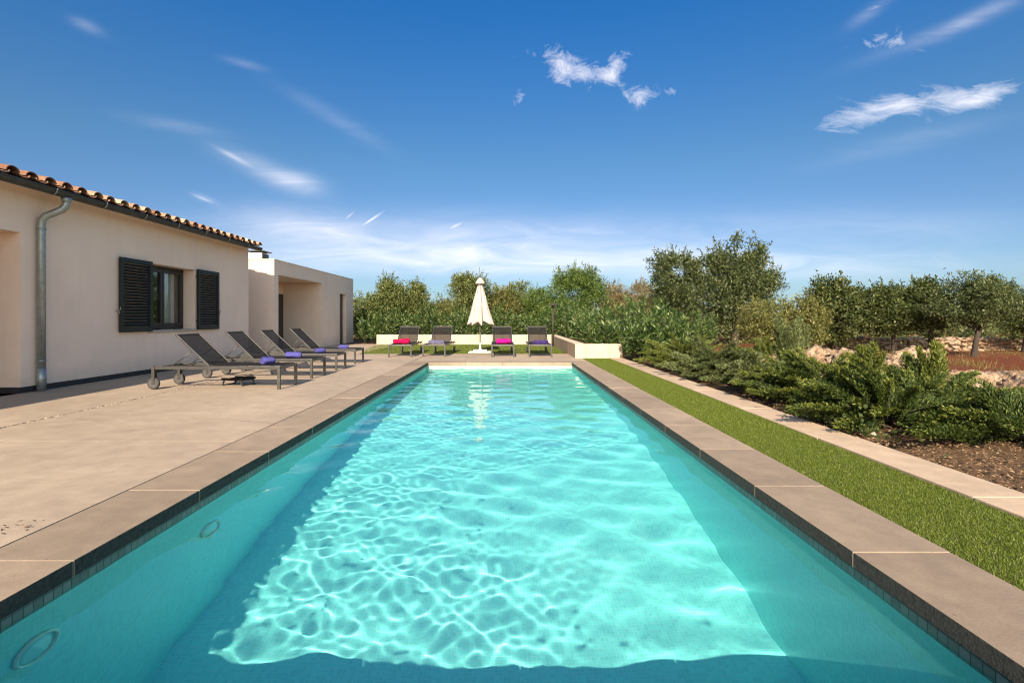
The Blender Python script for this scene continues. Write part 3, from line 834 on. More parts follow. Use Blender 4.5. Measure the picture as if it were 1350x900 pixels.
# shutters: frame and louvre slats folded back against the wall
def shutter(ya, yb, outer):
    s = MB(); za, zb = 0.83, 2.2; xa, xb = XW+0.03, XW+0.075
    for c, d in ((ya, ya+.065), (yb-.065, yb)): s.box(xa, xb, c, d, za, zb, .003)
    s.box(xa, xb, ya+.065, yb-.065, za, za+.09, .003); s.box(xa, xb, ya+.065, yb-.065, zb-.075, zb, .003)
    z = za+.10
    while z < zb-.09:
        v = [s.bm.verts.new(p) for p in ((xb-.004, ya+.064, z), (xb-.004, yb-.064, z), (xa+.004, yb-.064, z+.040), (xa+.004, ya+.064, z+.040))]
        v2 = [s.bm.verts.new((q.co.x+.003, q.co.y, q.co.z+.009)) for q in v]
        s.bm.faces.new(v); s.bm.faces.new(v2[::-1])
        for k in range(4): s.bm.faces.new((v[k], v2[k], v2[(k+1)%4], v[(k+1)%4]))
        z += .056
    o = childify(s.build('shutter', M['shutter'], house), house)
    for z in (za+.18, zb-.18):
        h = MB(); h.box(xa-.03, xa, ya+.02 if outer > 0 else yb-.05, ya+.05 if outer > 0 else yb-.02, z, z+.04)
        h.build('hinge', M['shutter'], o)
    k = MB(); yk = yb+.03 if outer > 0 else ya-.03
    k.tube([(XW+.0, yk, 1.22), (XW+.06, yk, 1.22), (XW+.085, yk, 1.25), (XW+.085, yk, 1.29)], .007, 6)
    k.tube([(XW+.06, yk, 1.22), (XW+.07, yk, 1.17)], .006, 6)
    k.build('latch', M['zinc_light'], o)
shutter(9.06, 9.87, -1); shutter(11.34, 12.16, 1)
# roof tiles: rows of cover and channel tiles
def roof_tiles():
    quads = []
    pitch, Lc, rC = 0.285, 0.42, 0.092
    rg = random.Random(21)
    seg = 7
    vs_, fs_ = [], []
    def arch(y, xa, za, xb, zb, ra, rb_, up, thick):
        i0 = len(vs_)
        for (x_, z_, r_) in ((xa, za, ra), (xb, zb, rb_)):
            for rr in (r_, r_-thick):
                for k in range(seg+1):
                    t = math.pi*k/seg
                    vs_.append((x_, y + rr*math.cos(t), z_ + (rr*math.sin(t)*0.82 if up else -rr*math.sin(t)*0.6)))
        n_ = seg+1
        for k in range(seg):
            fs_.append((i0+k, i0+k+1, i0+2*n_+k+1, i0+2*n_+k))
            fs_.append((i0+n_+k+1, i0+n_+k, i0+3*n_+k, i0+3*n_+k+1))
            fs_.append((i0+k, i0+n_+k, i0+n_+k+1, i0+k+1))
        for k in (0, seg):
            fs_.append((i0+k, i0+2*n_+k, i0+3*n_+k, i0+n_+k))
    sl_ = 0.25
    ncol = int((YE+0.12+3.1)/pitch)
    for c_ in range(ncol+1):
        y = YE - 0.02 - c_*pitch
        for k in range(12):
            xa = -6.72 - k*0.36; xb = xa - Lc
            za = 3.022 + sl_*(-6.72-xa) + 0.014; zb = 3.022 + sl_*(-6.72-xb) - 0.012
            j = rg.uniform(-.008, .008); j2 = rg.uniform(-.01, .012)
            arch(y+j, xa+(j2 if k == 0 else 0), za+0.045, xb, zb+0.045, rC*1.08, rC*0.92, True, 0.016)
            if c_ < ncol: arch(y-pitch/2+j, xa+0.02, za+0.052, xb, zb+0.052, rC*1.05, rC*0.95, False, 0.014)
    me = bpy.data.meshes.new('roof'); me.from_pydata(vs_, [], fs_)
    o = link_mesh('roof', me, M['tile'], house)
    return childify(o, house)
roof = roof_tiles()
ub = MB()   # boards under the tiles, both slopes
def slab(xa, za, xb, zb, t=0.05):
    v = [ub.bm.verts.new(p) for p in ((xa,-3.2,za),(xa,YE+.03,za),(xb,YE+.03,zb),(xb,-3.2,zb),(xa,-3.2,za-t),(xa,YE+.03,za-t),(xb,YE+.03,zb-t),(xb,-3.2,zb-t))]
    for f in ((0,1,2,3),(7,6,5,4),(0,4,5,1),(1,5,6,2),(2,6,7,3),(3,7,4,0)): ub.bm.faces.new([v[i] for i in f])
slab(-6.92, 3.075, -11.0, 4.095); slab(-11.001, 4.095, -14.9, 3.08)
ub.build('roof_deck', M['tile_flat'] if 'tile_flat' in M else M['tile'], roof)
# gutter: half-round trough with rolled lip and joints
XG = -6.71
gu = MB()
def trough(y0, y1, r_, z):
    n_ = 10
    ringA, ringB, ringC, ringD = [], [], [], []
    for k in range(n_+1):
        t = math.pi + math.pi*k/n_
        for lst, y, rr in ((ringA, y0, r_), (ringB, y1, r_), (ringC, y0, r_-.006), (ringD, y1, r_-.006)):
            lst.append(gu.bm.verts.new((XG + rr*math.cos(t), y, z + rr*math.sin(t))))
    for k in range(n_):
        for a, b_ in ((ringA, ringB), (ringC, ringD)):
            f = gu.bm.faces.new((a[k], a[k+1], b_[k+1], b_[k])); f.smooth = True
        gu.bm.faces.new((ringA[k], ringC[k], ringC[k+1], ringA[k+1])); gu.bm.faces.new((ringB[k], ringB[k+1], ringD[k+1], ringD[k]))
    for y, ring in ((y0, ringC), (y1, ringD)):
        gu.bm.faces.new([gu.bm.verts.new(v.co) for v in ring])
    gu.tube([(XG+r_, y0, z+.004), (XG+r_, y1, z+.004)], .011, 8)
    gu.tube([(XG-r_, y0, z+.004), (XG-r_, y1, z+.004)], .008, 8)
trough(-3.2, YE-0.06, .074, 2.985)
gut = childify(gu.build('gutter', M['zinc'], house), house)
y = 0.95
while y < YE:
    gj = MB()
    n_ = 10
    prv = None
    for k in range(n_+1):
        t = math.pi + math.pi*k/n_
        cur = [gj.bm.verts.new((XG + .079*math.cos(t), y+dy, 2.985 + .079*math.sin(t))) for dy in (-.014, .014)]
        if prv: gj.bm.faces.new((prv[0], cur[0], cur[1], prv[1]))
        prv = cur
    gj.tube([(XG+.078, y, 2.965), (XG+.084, y, 3.0)], .007, 6)
    gj.build('gutter_bracket', M['zinc_light'], gut)
    y += 0.92
fa = MB(); fa.box(-6.84, -6.795, -3.2, YE-.07, 2.955, 3.04)
fa.build('fascia', M['zinc'], gut)
eb = MB(); eb.box(-7.05, -6.842, -3.2, YE-.001, 3.0, 3.05)
eb.build('eave_board', M['stucco'], gut)
# downpipe with swan neck
dp = MB(); yp, xp = 7.51, XW+0.07
pts = [(XG, yp+.12, 2.91), (XG, yp+.12, 2.84), (XG-.01, yp+.115, 2.79), (XG-.05, yp+.09, 2.73), (xp+.12, yp+.04, 2.66), (xp+.05, yp+.015, 2.62), (xp+.01, yp, 2.56), (xp, yp, 2.48), (xp, yp, 2.4), (xp, yp, 0.02)]
dp.tube(pts, .052, 16)
dpo = childify(dp.build('downpipe', M['zinc_light'], house), house)
for z in (2.42, 0.45):
    dc = MB(); dc.tube([(xp, yp, z-.012), (xp, yp, z+.012)], .060, 16); dc.bar((xp-.05, yp+.03, z), (XW-.01, yp+.03, z), .02, .02)
    dc.build('pipe_clip', M['zinc_light'], dpo)
dc = MB(); dc.tube([(xp, yp, 0.005), (xp, yp, 0.34)], .058, 16); dc.build('pipe_shoe', M['zinc_light'], dpo)
dc = MB(); dc.tube([(XG, yp+.12, 2.845), (XG, yp+.12, 2.92)], [.056, .072], 16); dc.build('pipe_outlet', M['zinc_light'], dpo)

# ------------------------------------------------------------------ annex
annex = empty('pool_house', (-8.5, 19.0, 0), 0, 'flat roofed beige annex with deep open porch beyond the house', 'annex')
ab = MB(); A0, A1, AH = 15.18, 23.0, 2.87; AX = -7.05
P0, P1, PH = 15.46, 19.10, 2.43; D0, D1, DH = 21.15, 21.98, 2.14
ab.box(AX-.25, AX, A0, P0, 0, AH); ab.box(AX-.25, AX, P0, P1, PH, AH); ab.box(AX-.25, AX, P1, D0, 0, AH)
ab.box(AX-.25, AX, D0, D1, DH, AH); ab.box(AX-.25, AX, D1, A1, 0, AH)
ab.box(-12.0, AX-.25, A0, A0+.25, 0, AH); ab.box(-12.0, AX-.25, A1-.25, A1, 0, AH); ab.box(-12.25, -12.0, A0, A1, 0, AH)
XB = -8.55
ab.box(XB-.15, XB, P0-.03, P1+.03, 0, 2.6)           # porch back wall
ab.box(XB, AX-.25, P1, P1+.12, 0, 2.6)               # porch end wall
ab.box(XB, AX-.25, P0-.03+.001, P0-.001, 0, 2.6)
ab.box(XB, AX-.25, P0, P1, PH, PH+.1)                # porch ceiling
ab.box(-10.5, -9.6, YE, A0, 0, 2.6)                  # link wall between the buildings
aw = childify(ab.build('wall', M['stucco_annex'], annex), annex)
rf = MB(); rf.box(-12.0, AX-.25, A0+.25, A1-.25, 2.62, 2.70)
childify(rf.build('roof', M['white'], annex), annex)
cpn = MB(); cpn.box(AX-.27, AX+.015, A0-.015, A1+.015, AH, AH+.02); cpn.box(-12.0, AX-.27, A0-.015, A0+.27, AH, AH+.02)
childify(cpn.build('parapet_cap', M['stucco_annex'], annex), annex)
do = MB(); do.box(AX-.20, AX-.15, D0+.32, D1-.005, 0.01, DH-.005, .004); do.box(AX-.14, AX-.125, D0+.33, D0+.36, 0.9, 1.2)
d1 = childify(do.build('door', M['frame_dark'], annex), annex)
do = MB(); do.box(AX-.20, AX-.15, D0+.01, D0+.32, 0.01, DH-.005)
do.build('door_reveal', M['stucco_annex'], d1)
do = MB(); do.box(XB, XB+.05, P1-.95, P1-.05, 0.01, 2.0, .004); do.box(XB+.05, XB+.075, P1-.86, P1-.83, 0.95, 1.15)
childify(do.build('door', M['frame_dark'], annex), annex)
ch = MB(); cx0, cx1, cy0, cy1 = -8.80, -8.30, 16.95, 17.45
ch.box(cx0, cx1, cy0, cy1, 2.68, 3.315)
chim = childify(ch.build('chimney', M['white'], annex), annex)
cc = MB(); cc.box(cx0-.05, cx1+.09, cy0-.06, cy1+.08, 3.355, 3.385, .01); cc.box(cx0+.1, cx1-.05, cy0+.05, cy1-.05, 3.318, 3.355)
cc.box(cx1+.001, cx1+.02, cy0+.05, cy1-.03, 2.92, 3.29)
cc.build('chimney_cap', M['zinc'], chim)

# ------------------------------------------------------------------ planter walls
pw = MB(); PHt = 0.41
pw.box(-5.46, 1.87, 21.0, 21.28, -0.1, PHt, .012)
tag(pw.build('rear_wall', M['planter']), 'low pale concrete planter wall running behind the far loungers', 'wall', kind='thing')
pw = MB()
pw.box(1.872, 2.15, 13.95, 21.28, -0.1, 0.395, .012); pw.box(1.872, 3.17, 13.70, 13.948, -0.1, 0.385, .012)
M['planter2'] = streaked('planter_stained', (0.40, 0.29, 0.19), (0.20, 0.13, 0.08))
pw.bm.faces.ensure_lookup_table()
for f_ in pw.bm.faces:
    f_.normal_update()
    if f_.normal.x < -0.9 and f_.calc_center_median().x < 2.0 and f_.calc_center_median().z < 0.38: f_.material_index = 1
tag(pw.build('corner_wall', [M['planter'], M['planter2']]), 'low pale concrete wall turning a corner at the end of the turf strip', 'wall', kind='thing')

# ------------------------------------------------------------------ loungers
def copy_tree(o, parent=None):
    c = o.copy(); COL.objects.link(c)
    if parent is not None: c.parent = parent
    for ch_ in [k for k in bpy.data.objects if k.parent == o]: copy_tree(ch_, c)
    return c
def make_lounger():
    t = empty('sun_lounger', (0, 0, 0))
    HW, ZR = 0.31, 0.335
    f = MB()
    for s in (-1, 1): f.box(0.0, 1.90, s*HW-.02, s*HW+.02, ZR-.03, ZR+.02, .004)
    for x_ in (0.02, 1.0, 1.88): f.box(x_-.02, x_+.02, -HW+.021, HW-.021, ZR-.028, ZR+.012, .003)
    f.build('frame', M['alu'], t)
    for s in (-1, 1):
        MB().box(0.0, .042, s*HW-.0215, s*HW+.0215, 0.0, ZR-.031, .003).build('leg', M['alu'], t)
    # sling with a slight sag
    ysl = np.linspace(-HW+.02, HW-.02, 12); xsl = np.linspace(0.03, 1.12, 20)
    Ps = np.array([[(x_, y_, ZR+.024 - .012*math.cos(y_/HW*math.pi/2)*math.sin((x_-.03)/1.09*math.pi)) for x_ in xsl] for y_ in ysl])
    grid_mesh('seat', Ps, M['sling'], t)
    # raised backrest
    px_, pz_ = 1.11, ZR+.03; qx, qz = 1.60, 0.83
    dv = Vector((qx-px_, 0, qz-pz_)); nv_ = Vector((-dv.z, 0, dv.x)).normalized()
    Pb = np.array([[tuple(Vector((px_, y_, pz_)) + dv*u - nv_*(.010*math.sin(u*math.pi)*math.cos(y_/HW*math.pi/2))) for u in np.linspace(0, 1, 20)] for y_ in ysl])
    b_ = grid_mesh('backrest', Pb, M['sling'], t)
    n_ = len(Pb)
    fr = MB()
    for s in (-1, 1): fr.bar((px_-.01, s*(HW-.022), pz_-.012), (qx, s*(HW-.022), qz), .022, .030, .003)
    fr.bar((qx, -HW+.01, qz), (qx, HW-.01, qz), .028, .022, .003)
    fr.build('backrest_frame', M['alu'], b_)
    st = MB()
    for s in (-1, 1):
        st.tube([(px_+dv.x*.5, s*(HW-.06), pz_+dv.z*.5), (1.72, s*(HW-.06), ZR-.005)], .009, 8)
    st.tube([(1.72, -HW+.05, ZR-.002), (1.72, HW-.05, ZR-.002)], .009, 8)
    st.build('strut', M['alu'], t)
    for s in (-1, 1):
        w_ = MB(); w_.lathe([(.075, -.024), (.088, -.018), (.092, 0), (.088, .018), (.075, .024)], (1.93, s*(HW-.005), .092), 24, 'y')
        wo = w_.build('wheel', M['rubber'], t)
        h_ = MB(); h_.lathe([(.062, -.026), (.066, 0), (.062, .026)], (1.93, s*(HW-.005), .092), 20, 'y'); h_.build('hub', M['hub'], wo)
        k_ = MB(); k_.box(1.90, 1.945, s*(HW-.005)-.033, s*(HW-.005)-.027, .08, ZR+.02); k_.box(1.90, 1.945, s*(HW-.005)+.027, s*(HW-.005)+.033, .08, ZR+.02)
        k_.box(1.90, 1.945, s*(HW-.005)-.027, s*(HW-.005)+.027, ZR-.03, ZR+.02); k_.build('wheel_bracket', M['alu'], wo)
    return t
lounger = make_lounger()
LG = 'sun loungers around the pool'
spots = [(-3.47, 7.98, R(180), 'grey sun lounger nearest the camera, in front of the shuttered window, with violet towel'),
         (-3.51, 9.38, R(180), 'second grey sun lounger along the house, counted from the camera'),
         (-3.53, 10.72, R(180), 'third grey sun lounger along the house, counted from the camera'),
         (-3.60, 12.28, R(180), 'last grey sun lounger of the house row, in front of the annex porch'),
         (wx(527, 14.06), 14.06, R(89), 'grey sun lounger carrying the crimson towel by the rear turf'),
         (wx(572, 14.2), 14.2, R(89), 'grey sun lounger carrying the folded slate towel, left of the parasol'),
         (wx(663, 14.06), 14.06, R(90.5), 'grey sun lounger carrying the bright magenta towel, right of the parasol'),
         (wx(712.5, 14.06), 14.06, R(90.5), 'grey sun lounger carrying the dark navy towel at the pool\'s far end')]
for i, (x_, y_, rz, lab) in enumerate(spots):
    o = lounger if i == 0 else copy_tree(lounger)
    o.location = (x_, y_, 0.0); o.rotation_euler = (0, 0, rz + R([0.6, -0.8, 1.2, -1.5, 1.8, -1.2, 0.8, -0.4][i]))
    tag(o, lab, 'sun lounger', LG)

# rolled and folded towels
def rolled(name, L, r0, mat, loc, rz, seed, label, squash=0.9):
    g = random.Random(seed)
    n_, m_ = 110, 26
    Pt = np.zeros((m_, n_, 3))
    for j in range(m_):
        v = j/(m_-1)
        for i in range(n_):
            u = i/(n_-1)
            a = u*4.2*2*math.pi + .25*math.sin(v*3+seed)
            rr = 0.012 + (r0-0.012)*u
            p = Vector((v*L*3, math.cos(a)*2, math.sin(a)*2 + seed))
            rr *= 1 + 0.20*mnoise.noise(p*1.3) + 0.13*mnoise.noise(p*3.3) + 0.08*mnoise.noise(p*7.0) - 0.22*abs(2*v-1)**5
            end = 0.012*mnoise.noise(Vector((u*6, seed, v)))
            Pt[j, i] = ((v-.5)*L + end*(1 if v > .5 else -1) + 0.02*(u-.5)*(1 if v > .5 else -1)*0.4, rr*math.cos(a), r0*squash*0.97 + rr*math.sin(a)*squash)
    o = grid_mesh(name, Pt, mat)
    md = o.modifiers.new('thick', 'SOLIDIFY'); md.thickness = 0.010
    o.location = loc; o.rotation_euler = (0, 0, rz)
    return tag(o, label, 'towel', 'towels laid on the sun loungers')
ZS = 0.353
rolled('towel', 0.20, .070, M['towel_violet'], (-3.79, 7.95, ZS), R(58), 1, 'violet rolled towel with its coil facing the camera, on the lounger nearest the camera')
rolled('towel', 0.27, .064, M['towel_violet'], (-3.95, 9.28, ZS), R(12), 2, 'violet rolled towel lying lengthwise on the second lounger along the house')
rolled('towel', 0.21, .062, M['towel_violet'], (-3.95, 10.6, ZS), R(50), 3, 'violet rolled towel on the third lounger along the house')
rolled('towel', 0.22, .060, M['towel_violet'], (-3.94, 12.1, ZS), R(25), 4, 'violet rolled towel on the lounger in front of the annex porch')
rolled('towel', 0.46, .082, M['towel_crimson'], (wx(529, 14.4), 14.42, ZS), R(2), 5, 'crimson rolled towel across the leftmost rear lounger', .95)
rolled('towel', 0.42, .080, M['towel_magenta'], (wx(664, 14.4), 14.42, ZS), R(-2), 6, 'bright magenta rolled towel across a rear lounger right of the parasol', .95)
def folded(L, W, H, mat, loc, rz, seed, label):
    Pf = []
    b_ = MB()
    for k in range(3):
        z0_ = H*k/3; off = 0.008*(k-1)
        b_.box(-L/2+off, L/2-off*0.5, -W/2, W/2-off, z0_, z0_+H/3-.002, .012)
    o = b_.build('towel', mat); o.location = loc; o.rotation_euler = (0, 0, rz)
    md = o.modifiers.new('sub', 'SUBSURF'); md.levels = 2; md.render_levels = 2
    tx = bpy.data.textures.new('towel_lumps', 'CLOUDS'); tx.noise_scale = 0.09
    md2 = o.modifiers.new('lumps', 'DISPLACE'); md2.texture = tx; md2.strength = 0.022; md2.mid_level = 0.5
    return tag(o, label, 'towel', 'towels laid on the sun loungers')
folded(.46, .26, .105, M['towel_slate'], (wx(575, 14.5), 14.55, ZS), R(4), 1, 'slate blue folded towel on the rear lounger left of the parasol')
folded(.44, .26, .105, M['towel_navy'], (wx(713, 14.4), 14.45, ZS), R(-3), 2, 'dark navy folded towel on the rear lounger furthest from the house')

# small dark tray under the first lounger
tr = empty('drinks_tray', (-4.38, 8.18, 0), R(-14), 'small dark tray on low pale legs standing under the nearest lounger', 'tray')
q = MB(); q.box(-.20, .20, -.15, .15, .085, .105, .006); q.box(-.20, .20, -.15, -.135, .105, .125); q.box(-.20, .20, .135, .15, .105, .125); q.build('tray_top', M['sling_band'], tr)
for sx in (-1, 1):
    q = MB(); q.bar((sx*.16, -.13, .085), (sx*.19, -.13, 0), .018, .018); q.bar((sx*.16, .13, .085), (sx*.19, .13, 0), .018, .018); q.bar((sx*.19, -.13, .009), (sx*.19, .13, .009), .018, .018)
    q.build('leg', M['alu'], tr)

# ------------------------------------------------------------------ parasol
px_, py_ = wx(633, 16.2), 16.2
par = empty('parasol', (px_, py_, 0), 0, 'closed cream parasol standing on a pale square base beside the turf', 'parasol')
q = MB(); q.box(-.36, .36, -.45, .30, -.06, .02, .008); q.build('paving_slab', M['base_conc'], par)
q = MB(); q.box(-.22, .22, -.22, .22, .02, .075, .015); q.lathe([(.055, .075), (.05, .10), (.034, .11), (.03, .30)], seg=16); q.build('base', M['base_conc'], par)
q = MB(); q.tube([(0, 0, .1), (0, 0, 2.42)], .022, 12); q.build('pole', M['pole'], par)
q = MB(); q.box(-.035, .035, -.045, .03, .70, .80, .008); q.tube([(0, -.045, .75), (0, -.075, .75), (0, -.08, .69)], .008, 8); q.build('crank', M['lampmetal'], par)
# canopy: eight folded panels hanging between ribs
nr, nv2 = 8, 26
Pc = np.zeros((nv2, nr*12+1, 3))
for j in range(nv2):
    v = j/(nv2-1)
    for i in range(nr*12+1):
        a = 2*math.pi*i/(nr*12) + 0.2
        ph = (i % 12)/12.0
        fold = abs(math.sin(math.pi*ph))               # 0 at a rib, 1 in the middle of a panel
        rib = 0.05 + 0.40*v**1.12
        r_ = rib*(1 - (0.16+0.30*v)*fold**0.8)
        r_ *= 1 + 0.05*mnoise.noise(Vector((math.cos(a)*1.7, math.sin(a)*1.7, v*2.2)))
        z = 2.28 - v*1.42 - 0.02*math.sin(3*a)*v
        if v > .75: z += (v-.75)/.25*0.13*fold*(1 if True else 0)
        sway = 0.03*v*math.sin(2*a+1)
        Pc[j, i] = (r_*math.cos(a) + sway*.5, r_*math.sin(a), z)
can = grid_mesh('canopy', Pc, M['canvas'], par)
md = can.modifiers.new('thick', 'SOLIDIFY'); md.thickness = 0.006
q = MB(); q.lathe([(.15, 2.20), (.155, 2.23), (.12, 2.30), (.06, 2.38), (.02, 2.41)], seg=16); q.build('vent_cap', M['canvas'], can)
q = MB(); q.lathe([(.02, 2.41), (.03, 2.43), (.022, 2.46), (.006, 2.475)], seg=12); q.build('finial', M['lampmetal'], par)
for k in range(nr):
    a = 2*math.pi*k/nr + 0.2
    q = MB(); q.tube([(0.05*math.cos(a), 0.05*math.sin(a), 2.25), (.43*math.cos(a), .43*math.sin(a), .875)], .009, 6); q.build('rib', M['pole'], par)

# garden lamp by the rear wall
lp = empty('garden_lamp', (wx(729, 19.4), 19.4, 0), 0, 'thin dark garden lamp post with flat hat near the wall corner', 'garden lamp')
q = MB(); q.tube([(0, 0, -.01), (0, 0, 1.52)], .028, 10); q.lathe([(.075, -.005), (.07, .02), (.03, .03)], seg=16); q.build('pole', M['lampmetal'], lp)
q = MB(); q.lathe([(.05, 1.50), (.055, 1.60)], seg=14); q.lathe([(.20, 1.60), (.19, 1.625), (.05, 1.68), (.02, 1.70)], seg=20); q.build('lamp_head', M['lampmetal'], lp)

# ------------------------------------------------------------------ planting
def unit(v): return v/np.maximum(np.linalg.norm(v, axis=-1, keepdims=True), 1e-9)
def leaf_quads(p, d, L, W, g, roll=None):
    """pointed leaves: p base points, d directions"""
    n = len(p)
    d = unit(d)
    r_ = unit(g.normal(size=(n, 3)))
    s = unit(np.cross(d, r_))
    nrm = np.cross(s, d)
    L = np.broadcast_to(L, (n,))[:, None]; W = np.broadcast_to(W, (n,))[:, None]
    bend = nrm*L*0.10
    return np.stack([p, p + d*L*.45 + s*W*.5 + bend, p + d*L, p + d*L*.45 - s*W*.5 + bend], 1)

def make_tree(name, x, y, top, lobes, leaf, seed, label, cat, group=None, z0=0.0, clumps=260, per=34, L=0.085, W=0.028,
              trunk_r=0.09, shoots=40, shoot_len=0.5, clump_r=0.16, trunk_h=None, gap=0.0, limbs=14):
    """lobes: (dx, dy, dz, rx, ry, rz) with dz measured from the ground"""
    g = np.random.default_rng(seed)
    t = empty(name, (x, y, z0), 0, label, cat, group)
    vol = np.array([l[3]*l[4]*l[5] for l in lobes])**0.75; vol = vol/vol.sum()
    pts = []
    while len(pts) < clumps:
        l = lobes[g.choice(len(lobes), p=vol)]
        v = g.normal(size=3); v /= np.linalg.norm(v)
        rr = g.random()**0.42
        wob = 1 + 0.45*mnoise.noise(Vector(v*1.7 + seed)) + 0.28*mnoise.noise(Vector(v*4.2 + seed))
        p = np.array(l[:3]) + v*np.array(l[3:])*rr*wob
        if p[2] < 0.12: continue
        if mnoise.noise(Vector(p*1.5/max(0.7, lobes[0][3]) + seed*3)) < -0.28 + gap: continue
        pts.append(p)
    pts = np.array(pts)
    Q = []
    cr = clump_r*g.uniform(.7, 1.35, clumps)
    c = np.repeat(pts, per, 0); n = len(c)
    off = g.normal(size=(n, 3)); off = unit(off)*(g.random((n, 1))**0.5)*np.repeat(cr, per)[:, None]*np.array([1.15, 1.15, .85])
    dirn = off/clump_r*0.6 + g.normal(0, .55, (n, 3)) + np.array([0, 0, .30])
    Q.append(leaf_quads(c+off, dirn, L*g.uniform(.6, 1.25, n), W*g.uniform(.7, 1.2, n), g))
    # feathery shoots that break the outline
    lo = np.array([l[:3] for l in lobes]); lr = np.array([l[3:] for l in lobes])
    for k in range(shoots):
        i = g.choice(len(lobes), p=vol)
        v = unit(np.array([g.normal(), g.normal(), abs(g.normal())*1.1+.15]))
        b0 = lo[i] + v*lr[i]*0.86
        dd = unit(v*0.6 + np.array([0, 0, .8]) + g.normal(0, .25, 3))
        m = int(22*shoot_len/.5)
        u = g.random(m)
        ln = shoot_len*g.uniform(.5, 1.2)
        pp = b0 + dd*(u*ln)[:, None] + g.normal(0, .03, (m, 3))*(1.3-u)[:, None]
        Q.append(leaf_quads(pp, dd*0.7 + g.normal(0, .6, (m, 3)), L*g.uniform(.6, 1.1, m), W, g))
    np_mesh('crown', np.concatenate(Q), 4, leaf, t)
    # trunk with limbs
    mb = MB()
    cz = float(np.mean(lo[:, 2])); hh = trunk_h if trunk_h else max(0.25, float((lo[:, 2]-lr[:, 2]).min())+0.25)
    lean = g.normal(0, .035, 2)
    fork = Vector((lean[0], lean[1], hh))
    mb.tube([(0, 0, -.15), (0, 0, 0.02), (lean[0]*.4, lean[1]*.4, hh*.5), fork], [trunk_r*1.5, trunk_r*1.2, trunk_r, trunk_r*.85], 9)
    sel = pts[g.choice(len(pts), min(limbs, len(pts)), replace=False)]
    for e in sel:
        e = Vector(e); mid = fork.lerp(e, .5) + Vector(g.normal(0, .10, 3)) + Vector((0, 0, .08))
        mb.tube([fork - Vector((0, 0, .05)), fork.lerp(mid, .6), mid, e], [trunk_r*.55, trunk_r*.42, trunk_r*.28, trunk_r*.08], 6)
    mb.build('trunk', M['bark'], t)
    return t

def tree_px(pxc, hw, pyt, D, leaf, seed, label, low=0.25, extra=(), cat='tree', name='tree', z0=-0.03, squash=1.0, **kw):
    """one crown given by its measured column, half width and top at distance D"""
    x = wx(pxc, D); top = wz(pyt, D) - z0; r_ = hw/F*D
    zc = (top + low)/2; rz = (top-low)/2
    lobes = [(0, 0, zc, r_, r_*.9, rz)]
    for (dx, dtop, f) in extra:      # secondary lobes: offset in px, top in py, width factor
        tz = wz(dtop, D) - z0; rr = r_*f
        lobes.append((dx/F*D, rr*.2, tz - rr*.9, rr, rr, rr*.9))
    return make_tree(name, x, D, top, lobes, leaf, seed, label, cat, z0=z0, **kw)

TG = 'trees behind the rear planting'
# behind the rear wall, from the annex towards the right
tree_px(484, 24, 392, 26.0, LEAF['olive'], 31, 'yellowish olive bush growing right beside the annex corner', 0.1, group=TG, L=.13, W=.042, gap=-.03, clump_r=.26, shoots=30, clumps=360)
tree_px(516, 23, 372, 26.5, LEAF['olive'], 32, 'olive tree with dark upright top, second from the annex', 0.6, [(-3, 367, .55)], group=TG, L=.13, W=.042, gap=-.03, clump_r=.26, clumps=390)
tree_px(545, 23, 378, 27.5, LEAF['olive'], 33, 'rounded olive tree above the crimson towel lounger', 0.6, [(3, 373, .5)], group=TG, L=.13, W=.042, gap=-.03, clump_r=.26, clumps=390)
tree_px(585, 26, 398, 29.0, LEAF['golden'], 34, 'low yellowish shrubby tree between the olives and the parasol', 0.5, group=TG, L=.13, W=.042, gap=-.03, clump_r=.3, clumps=360)
tree_px(618, 24, 368, 25.0, LEAF['olive'], 35, 'tall olive tree rising behind the closed parasol', 0.6, [(-8, 361, .5), (12, 364, .5)], group=TG, L=.13, W=.042, gap=-.03, clump_r=.26, clumps=420)
tree_px(655, 26, 380, 26.5, LEAF['golden'], 36, 'golden leaved tree just right of the parasol canopy', 0.6, group=TG, L=.13, W=.042, gap=-.03, clump_r=.28, clumps=360)
tree_px(682, 24, 377, 27.5, LEAF['olive'], 37, 'olive tree above the magenta towel lounger', 0.6, group=TG, L=.13, W=.042, gap=-.03, clump_r=.28, clumps=360)
tree_px(712, 21, 384, 26.0, LEAF['bright'], 38, 'narrow green tree directly above the navy towel lounger', 0.5, group=TG, L=.13, W=.042, gap=-.03, clump_r=.24, shoots=60, clumps=330)
tree_px(760, 39, 366, 24.0, LEAF['bright'], 39, 'dense bright green tree with two peaks, right of the lamp post', 0.4, [(-7, 354, .5), (16, 357, .48)], group=TG, L=.125, W=.042, gap=-.03, clump_r=.26, clumps=630, shoots=70)
tree_px(811, 23, 376, 28.0, LEAF['tan'], 40, 'tan dry looking tree, left one of the brownish pair', 0.6, group=TG, L=.14, W=.034, gap=-.03, clump_r=.28, clumps=345)
tree_px(846, 19, 374, 28.5, LEAF['tan'], 41, 'tan dry looking tree touching the big dark tree', 0.6, group=TG, L=.14, W=.034, gap=-.03, clump_r=.28, clumps=300)
